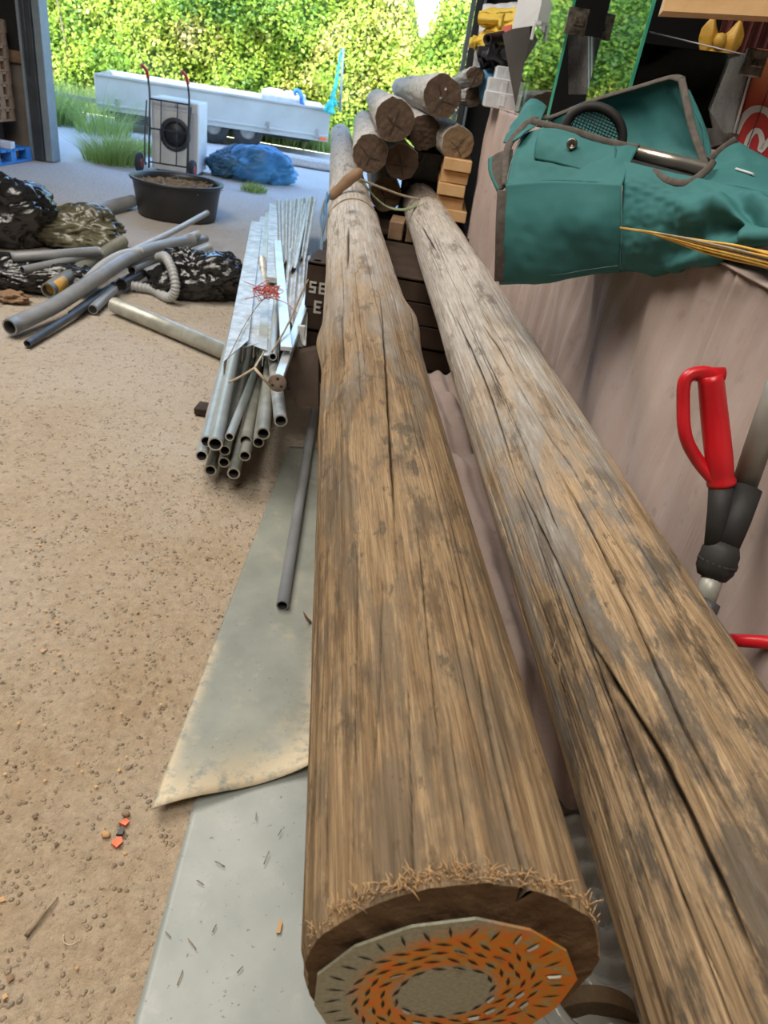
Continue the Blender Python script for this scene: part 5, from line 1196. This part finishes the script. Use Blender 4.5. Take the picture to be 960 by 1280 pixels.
tuft('grass_tuft', 'small bright green grass tuft in front of the blue bag', onz(317, 239), 260, .16, .16)
tuft('weed_clump', 'tall dry weed clump growing at the left door jamb', (-4.28, 10.05, 0), 900, .55, .36, lean=.8, bw=.005)
tuft('weed_clump', 'low green weeds along the yard edge left of the washing machine', (-4.45, 11.6, 0), 1000, .22, .55, lean=.7)
tuft('weed_clump', 'tall bright weeds behind the left door jamb', (-6.75, 13.2, 0), 1300, .85, .6, lean=.5, bw=.010)
tuft('weed_clump', 'wispy weeds in front of the left end of the trailer', (-5.55, 12.7, 0), 420, .95, .42, lean=.8, bw=.005)

# ------------------------------------------------------------------ trailer
TA = np.array([-6.0, 13.5, 0]); TB = np.array([-2.15, 14.55, 0]); td = TB-TA; TL = np.linalg.norm(td); td /= TL; tn = np.array([-td[1], td[0], 0])
def TR(s, n, z): return TA+td*s+tn*n+np.array([0, 0, z])
RT_ = np.array([td, tn, (0, 0, 1)]).T
t = thing('flatbed_trailer', 'long pale grey drop-side trailer parked in front of the hedge', 'trailer', TR(TL/2, .9, 0))
for (s0, s1, n0, n1, nm) in ((0, TL, 0, .03, 'side_board'), (0, TL, 1.77, 1.8, 'side_board'), (0, .03, .03, 1.77, 'end_board'), (TL-.03, TL, .03, 1.77, 'end_board')):
    b = MB(); c = TR((s0+s1)/2, (n0+n1)/2, .585); b.box(c, (s1-s0, n1-n0, .44), RT_, bev=.006)
    if nm == 'side_board':
        for zz3 in (.37, .80): b.box(TR((s0+s1)/2, n0 if n0 < 1 else n1, zz3), (s1-s0, .045, .035), RT_, bev=.004)
    b.build(nm, 'alu', t)
b = MB(); b.box(TR(TL/2, .9, .345), (TL, 1.78, .05), RT_); b.box(TR(TL/2, .02, .325), (TL, .05, .09), RT_, bev=.004); b.build('deck', 'alu', t)
b = MB()
for n_ in (.35, 1.45): b.box(TR(TL/2-.1, n_, .27), (TL-.4, .06, .12), RT_)
b.box(TR(.8, .15, .24), (1.0, .25, .22), RT_); b.build('chassis', 'dark_plastic', t)
for s_ in (1.95, 2.55):
    for n_ in (.12, 1.68):
        w_ = MB(); w_.lathe([(.14, -.09), (.24, -.095), (.275, -.07), (.275, .07), (.24, .095), (.14, .09)], TR(s_, n_, .275), tn, 36); wo = w_.build('wheel', 'rubber', t)
        w_ = MB(); w_.lathe([(0, -.05), (.06, -.07), (.10, -.05), (.145, -.085), (.145, .085), (0, .05)], TR(s_, n_, .275), tn, 24); w_.build('wheel_rim', 'tin', wo)
b = MB(); b.box(TR(TL-.1, -.01, .33), (.14, .02, .06), RT_, bev=.003); b.build('marker_lamp', 'orange_scrap', t)
b = MB()
for s_ in (.35, 1.6, 2.9, TL-.2): b.box(TR(s_, -.015, .42), (.05, .03, .12), RT_, bev=.004); b.box(TR(s_, -.03, .345), (.09, .03, .03), RT_, bev=.004)
b.build('latch', 'tin', t)
b = MB(); b.beam(TR(0, .9, .33), TR(-1.2, .9, .36), .08, .08); b.build('drawbar', 'tin', t)
# load on it
b = MB(); c = ony(352, 120, 14.6); b.box(c+np.array([0, .2, -.08]), (.75, .35, .30), bev=.02)
b.box(c+np.array([-.18, .2, .07]), (.22, .16, .05), bev=.01); b.box(c+np.array([.14, .2, .07]), (.22, .16, .05), bev=.01); tag(b.build('white_container', 'white_sack'), 'white lidded container standing on the trailer bed', 'container')
b = MB(); b.tube(catmull(W((367, 116, 14.6), (371, 113, 14.6), (376, 117, 14.6), (377, 127, 14.6), (379, 133, 14.6)), 20), .035, 10); tag(b.build('blue_hose', 'blue_paint'), 'bright blue hose end hooked beside the white container', 'hose')
t = thing('netted_post', 'turquoise net bundle tied to a slim upright post at the trailer end', 'post', tuple(ony(417, 140, 14.4)))
b = MB(); b.tube(W((425, 140, 14.4), (429, 60, 14.4)), .022, 8); b.build('post', 'post', t)
b = MB(); b.tube(catmull(W((414, 142, 14.35), (415, 125, 14.35), (420, 105, 14.35), (423, 85, 14.35), (426, 62, 14.35)), 24), [.13-.10*(i/23)**.6+.015*math.sin(i*1.9) for i in range(24)], 12, flat=.5); b.tube(catmull(W((408, 140, 14.35), (413, 130, 14.35), (421, 128, 14.35)), 10), .06, 10); b.build('net_bundle', 'teal_net', t)

# kerb / concrete step near the trailer
b = MB(); c0 = onz(352, 212); b.box((c0[0]+.15, c0[1]+.9, .07), (1.6, .35, .14), bev=.03); tag(b.build('kerb_stone', 'yard'), 'pale concrete kerb on the yard right of the blue bag', 'kerb')

# ------------------------------------------------------------------ left door side: pallets
pallet('pallet', 'blue painted pallet on the floor by the left door jamb', -5.46, 8.78, 0, 1.1, .8, .15, 'blue_paint')
b = MB(); b.beam((-5.95, 8.65, .185), (-4.93, 8.82, .185), .14, .07, bev=.004); tag(b.build('plank', 'white_sack'), 'whitish grey plank lying on the blue pallet', 'plank')
blob('sack', 'small white sack resting on the blue pallet', 'sack', (-5.22, 8.62, .255), (.45, .3, .24), 'white_sack', 92, .15, True, 2, 0, .08)
for k in range(8):
    pallet('pallet', ['lowest', 'second', 'third', 'fourth', 'fifth', 'sixth', 'seventh', 'topmost'][k]+' brown pallet of the tall stack at the left edge', -5.52, 8.95+.02*(k % 2), .40+.125*k, .9, .5, .123, 'brown_wood', 0, 5)
b = MB(); b.box((-5.62, 8.98, .275), (.8, .40, .25), bev=.01); tag(b.build('wooden_support', 'dark_wood'), 'dark bearer under the tall brown pallet stack', 'support')
b = MB(); b.beam((-5.9, 9.40, 1.05), (-5.02, 9.40, 1.05), .06, .12); tag(b.build('wall_rail', 'brown_wood'), 'brown timber rail on the wall behind the pallets', 'rail')

# ------------------------------------------------------------------ small litter near the camera
def scrap(name, label, px, pts, mat, cat, h=.006):
    c = onz(*px); b = MB(); poly = [(c[0]+x, c[1]+y, .002+abs(x)*.15) for x, y in pts]; b.prism(poly, (0.001, 0, h)); return tag(b.build(name, mat), label, cat)
scrap('orange_scrap', 'orange scrap nearest the camera on the concrete', (146, 1055), [(-.010, -.006), (.004, -.012), (.012, .002), (.004, .014), (-.006, .010)], 'orange_scrap', 'scrap')
scrap('orange_scrap', 'second orange scrap, just above the nearest one', (155, 1030), [(-.010, -.004), (.006, -.008), (.011, .004), (.0, .010)], 'orange_scrap', 'scrap')
scrap('black_scrap', 'black crumb between the two orange scraps', (150, 1042), [(-.006, -.008), (.007, -.006), (.006, .010), (-.004, .009)], 'dark_plastic', 'scrap')
for (x, y, s_, lab) in ((132, 1043, .016, 'pale round pebble left of the orange scraps'), (157, 1017, .014, 'brown pebble above the orange scraps')):
    blob('pebble', lab, 'pebble', onz(x, y, .006), (s_*1.3, s_, s_*.9), 'pale_wood' if s_ > .015 else 'twig', int(x), .12, True, 1.5, 0, .03, 14, 20)
b = MB(); b.tube(catmull([onz(32, 1170, .005), onz(52, 1145, .007), onz(72, 1121, .006)], 12), [.004, .0042, .004, .004, .0038, .0035, .0035, .003, .003, .0028, .0025, .002], 8); tag(b.build('twig', 'twig'), 'dry twig on the concrete at the lower left', 'twig')
b = MB(); b.tube(catmull([onz(79, 1168, .004), onz(80, 1178, .004), onz(88, 1181, .004), onz(96, 1178, .004)], 12), .0012, 6); tag(b.build('curl', 'cord'), 'tiny pale curl of plastic right of the dry twig', 'scrap')
b = MB(); b.tube(catmull([onz(388, 778, .03), onz(383, 772, .05), onz(379, 764, .07)], 8), [.005, .005, .005, .004, .004, .003, .002, .001], 6); tag(b.build('wood_sliver', 'brown_wood'), 'wood sliver sticking up between sheet and left pole', 'sliver')
b = MB(); q = onz(349, 1160, .012); b.prism([q+np.array(v) for v in ((-.004, -.012, 0), (.004, -.010, 0), (.004, .012, 0), (-.001, .016, 0), (-.004, .008, 0))], (0, 0, .003)); tag(b.build('wood_chip', 'pale_wood'), 'pale wood chip on the smooth metal sheet', 'chip')
b = MB()
for (x, y) in ((250, 1103), (275, 1080), (333, 1072), (300, 1212), (225, 1222), (210, 1168), (320, 1020), (240, 1180), (350, 1040), (268, 1160)):
    a = random.uniform(0, PI); q = onz(x, y, .014); d = np.array([math.cos(a), math.sin(a), 0])*random.uniform(.006, .016); b.tube([q-d, q+d*.3+np.array([0, 0, .002]), q+d], .0011, 5)
tag(b.build('sawdust_bits', 'twig'), 'scattered dark splinters on the smooth metal sheet', 'debris', kind='stuff')
# gravel crumbs near the camera
vs = MB()
for k in range(700):
    x = random.uniform(-1.2, -.33); y = random.uniform(.3, 2.6); s_ = random.uniform(.002, .006)*(1+.5*(random.random() < .1))
    if x > -.42 and y > .5: continue
    c = np.array([x, y, s_*.25]); d = [np.array(q)*s_*random.uniform(.7, 1.2) for q in ((1, 0, 0), (0, 1, 0), (-1, 0, 0), (0, -1, 0), (0, 0, .8))]
    vs.add([c+q for q in d], [(0, 1, 4), (1, 2, 4), (2, 3, 4), (3, 0, 4)], random.choice((0, 0, 1, 2)), True)
tag(vs.build('gravel', ['twig', 'pale_wood', 'brown_wood']), 'loose gravel crumbs scattered over the concrete', 'gravel', kind='stuff')

# ------------------------------------------------------------------ hedge
def hedge():
    t = thing('hedge', 'tall sunlit leafy hedge filling the view through the doorway', 'hedge', (-5, 17.5, 0))
    def topz(x): return 4.6+.5*np.sin(x*.9)+.3*np.sin(x*2.3+1)-1.75*np.exp(-((x+.85)/.42)**2)
    nu, nv = 160, 60; uu, vv = np.meshgrid(np.linspace(-15, 6, nu), np.linspace(0, 1, nv), indexing='ij')
    z = vv*topz(uu); base = 17.3+.5*(1-np.sin(PI*np.clip(vv, 0, 1)*.9+.2))
    G = np.stack([uu, base, z], -1); G[..., 1] += -.55*vnoise(G*np.array([.55, .3, .7]), 12, 4)-.2*vnoise(G*2.1, 13, 2)+1.4*np.clip(vv-.85, 0, 1)**1*4
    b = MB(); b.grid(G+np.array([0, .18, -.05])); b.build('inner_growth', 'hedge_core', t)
    n = 95000
    ui = RNG.uniform(0, nu-1.001, n); vi = RNG.uniform(0, nv-1.001, n)*1.0
    i = ui.astype(int); j = vi.astype(int); fu = (ui-i)[:, None]; fv = (vi-j)[:, None]
    p = G[i, j]*(1-fu)*(1-fv)+G[i+1, j]*fu*(1-fv)+G[i, j+1]*(1-fu)*fv+G[i+1, j+1]*fu*fv
    clump = vnoise(p*2.6, 21, 3)
    p = p+np.stack([RNG.normal(0, .06, n), -np.abs(RNG.normal(0, .14, n))-.10*np.clip(clump, 0, 1), RNG.normal(0, .07, n)], -1)
    nrm = np.stack([RNG.normal(0, .55, n), -np.abs(RNG.normal(.7, .4, n)), RNG.normal(.55, .45, n)], -1); nrm /= np.linalg.norm(nrm, axis=1, keepdims=True)
    a = np.cross(nrm, RNG.normal(size=(n, 3))); a /= np.linalg.norm(a, axis=1, keepdims=True); b2 = np.cross(nrm, a)
    s = RNG.uniform(.024, .062, n)[:, None]
    V = np.stack([p-a*s*.9, p-b2*s*.6-a*s*.1+nrm*s*.15, p+a*s, p+b2*s*.6-a*s*.1+nrm*s*.15], 1).reshape(-1, 3)
    tint = np.clip(.40+.34*vnoise(p*.9, 33, 3)+RNG.normal(0, .13, n)+.12*np.clip(p[:, 0]+4, 0, 4)/4+.35*np.clip(vnoise(p*1.7, 51, 2)-.45, 0, .5)*2, 0, 1)
    org = np.array(t.location); me = bpy.data.meshes.new('leaves'); me.vertices.add(n*4); me.vertices.foreach_set('co', (V-org).ravel()); me.loops.add(n*4); me.loops.foreach_set('vertex_index', np.arange(n*4, dtype=np.int32)); me.polygons.add(n); me.polygons.foreach_set('loop_start', np.arange(n, dtype=np.int32)*4); me.update(calc_edges=True)
    at = me.attributes.new('tint', 'FLOAT', 'POINT'); at.data.foreach_set('value', np.repeat(tint, 4).astype(np.float32)); me.materials.append(M['leaf'])
    o = bpy.data.objects.new('leaves', me); COL.objects.link(o); o.parent = t; o['kind'] = 'stuff'
    w = MB()
    for k in range(14):
        x = -12+k*1.15+random.uniform(-.3, .3); y0 = 17.3+random.uniform(-.1, .3); w.tube(catmull([(x, y0+.6, 0), (x+random.gauss(0, .15), y0+.2, 1.1), (x+random.gauss(0, .3), y0+.05, 2.2), (x+random.gauss(0, .4), y0+.3, 3.2)], 16), [.03-.0015*i for i in range(16)], 6)
    o = w.build('stems', 'twig', t)
hedge()
# grass strip at the hedge foot
vs = []; fs = []; tint = []
for k in range(16000):
    x = random.uniform(-13, 3); y = random.uniform(15.5, 17.0); h = random.uniform(.10, .30)*(1+.6*(y > 16.4)); a = random.uniform(0, PI); s_ = np.array([math.cos(a), math.sin(a), 0])*.012; p = np.array([x, y, 0]); d = np.array([random.gauss(0, .06), random.gauss(0, .06), h]); o = len(vs)
    vs += [p-s_, p+s_, p+d*.6+s_*.6, p+d]; fs.append((o, o+1, o+2, o+3)); tt = random.random(); tint += [tt]*4
b = MB(); b.add(vs, fs); tag(b.build('verge_grass', 'grass', attrs={'tint': tint}), 'yellow-green grass along the foot of the hedge', 'grass', kind='stuff')

# ------------------------------------------------------------------ light
sun = bpy.data.lights.new('sun', 'SUN'); sun.energy = 5.0; sun.angle = math.radians(.6); sun.color = (1, .93, .80)
so = bpy.data.objects.new('sun', sun); COL.objects.link(so)
el, az = math.radians(38), math.radians(-12)      # from behind the camera, a little left
dirv = Vector((math.sin(az)*math.cos(el), -math.cos(az)*math.cos(el), math.sin(el)))
so.rotation_euler = dirv.to_track_quat('Z', 'Y').to_euler()
w = bpy.data.worlds.new('world'); S.world = w; w.use_nodes = True; nt = w.node_tree
sky = nt.nodes.new('ShaderNodeTexSky'); sky.sky_type = 'NISHITA'; sky.sun_disc = False; sky.sun_elevation = el; sky.sun_rotation = math.pi+az; sky.air_density = 1.0; sky.dust_density = .3; sky.ozone_density = 3.0
bg = nt.nodes['Background']; nt.links.new(sky.outputs[0], bg.inputs[0]); bg.inputs[1].default_value = .95
def area(name, loc, sx, sy, energy, color, rot=(0, 0, 0)):
    l = bpy.data.lights.new(name, 'AREA'); l.shape = 'RECTANGLE'; l.size = sx; l.size_y = sy; l.energy = energy; l.color = color
    o = bpy.data.objects.new(name, l); COL.objects.link(o); o.location = loc; o.rotation_euler = rot; return o
area('added_fill', (-2.7, 3.0, 4.7), 2.6, 3.6, 225, (1, .93, .83))  # added fill light under the roof, no visible lamp
area('added_fill', (-.4, -.6, 4.7), 1.6, 2.4, 120, (1, .93, .83))  # second added fill, brightens the bag and nail plate

GR = {'log': 'wooden poles in the stack', 'pallet': 'stacked pallets', 'plank': 'sawn planks', 'bag': 'plastic bags', 'channel': 'steel channels on the bundle', 'tray': 'metal trays', 'crate': 'dark crates', 'cord': 'cords', 'glass pane': 'glass panes on the counter', 'weed': 'weeds'}
n_of = {}
for o in S.objects:
    if o.parent is None and 'category' in o and o.get('kind') is None: n_of.setdefault((o.name.split('.')[0], o['category']), []).append(o)
for (nm, c), os_ in n_of.items():
    if len(os_) > 1:
        for o in os_:
            o['group'] = {'pipe': 'loose plastic pipes'}.get(nm, GR.get(c, nm.replace('_', ' ')+'s'))
            if nm == 'log' and 'long' in o['label'].split()[:1]: o['group'] = 'long front poles'
            if nm == 'pipe' and 'bundle' in o['label']: o['group'] = 'steel pipes of the bundle'
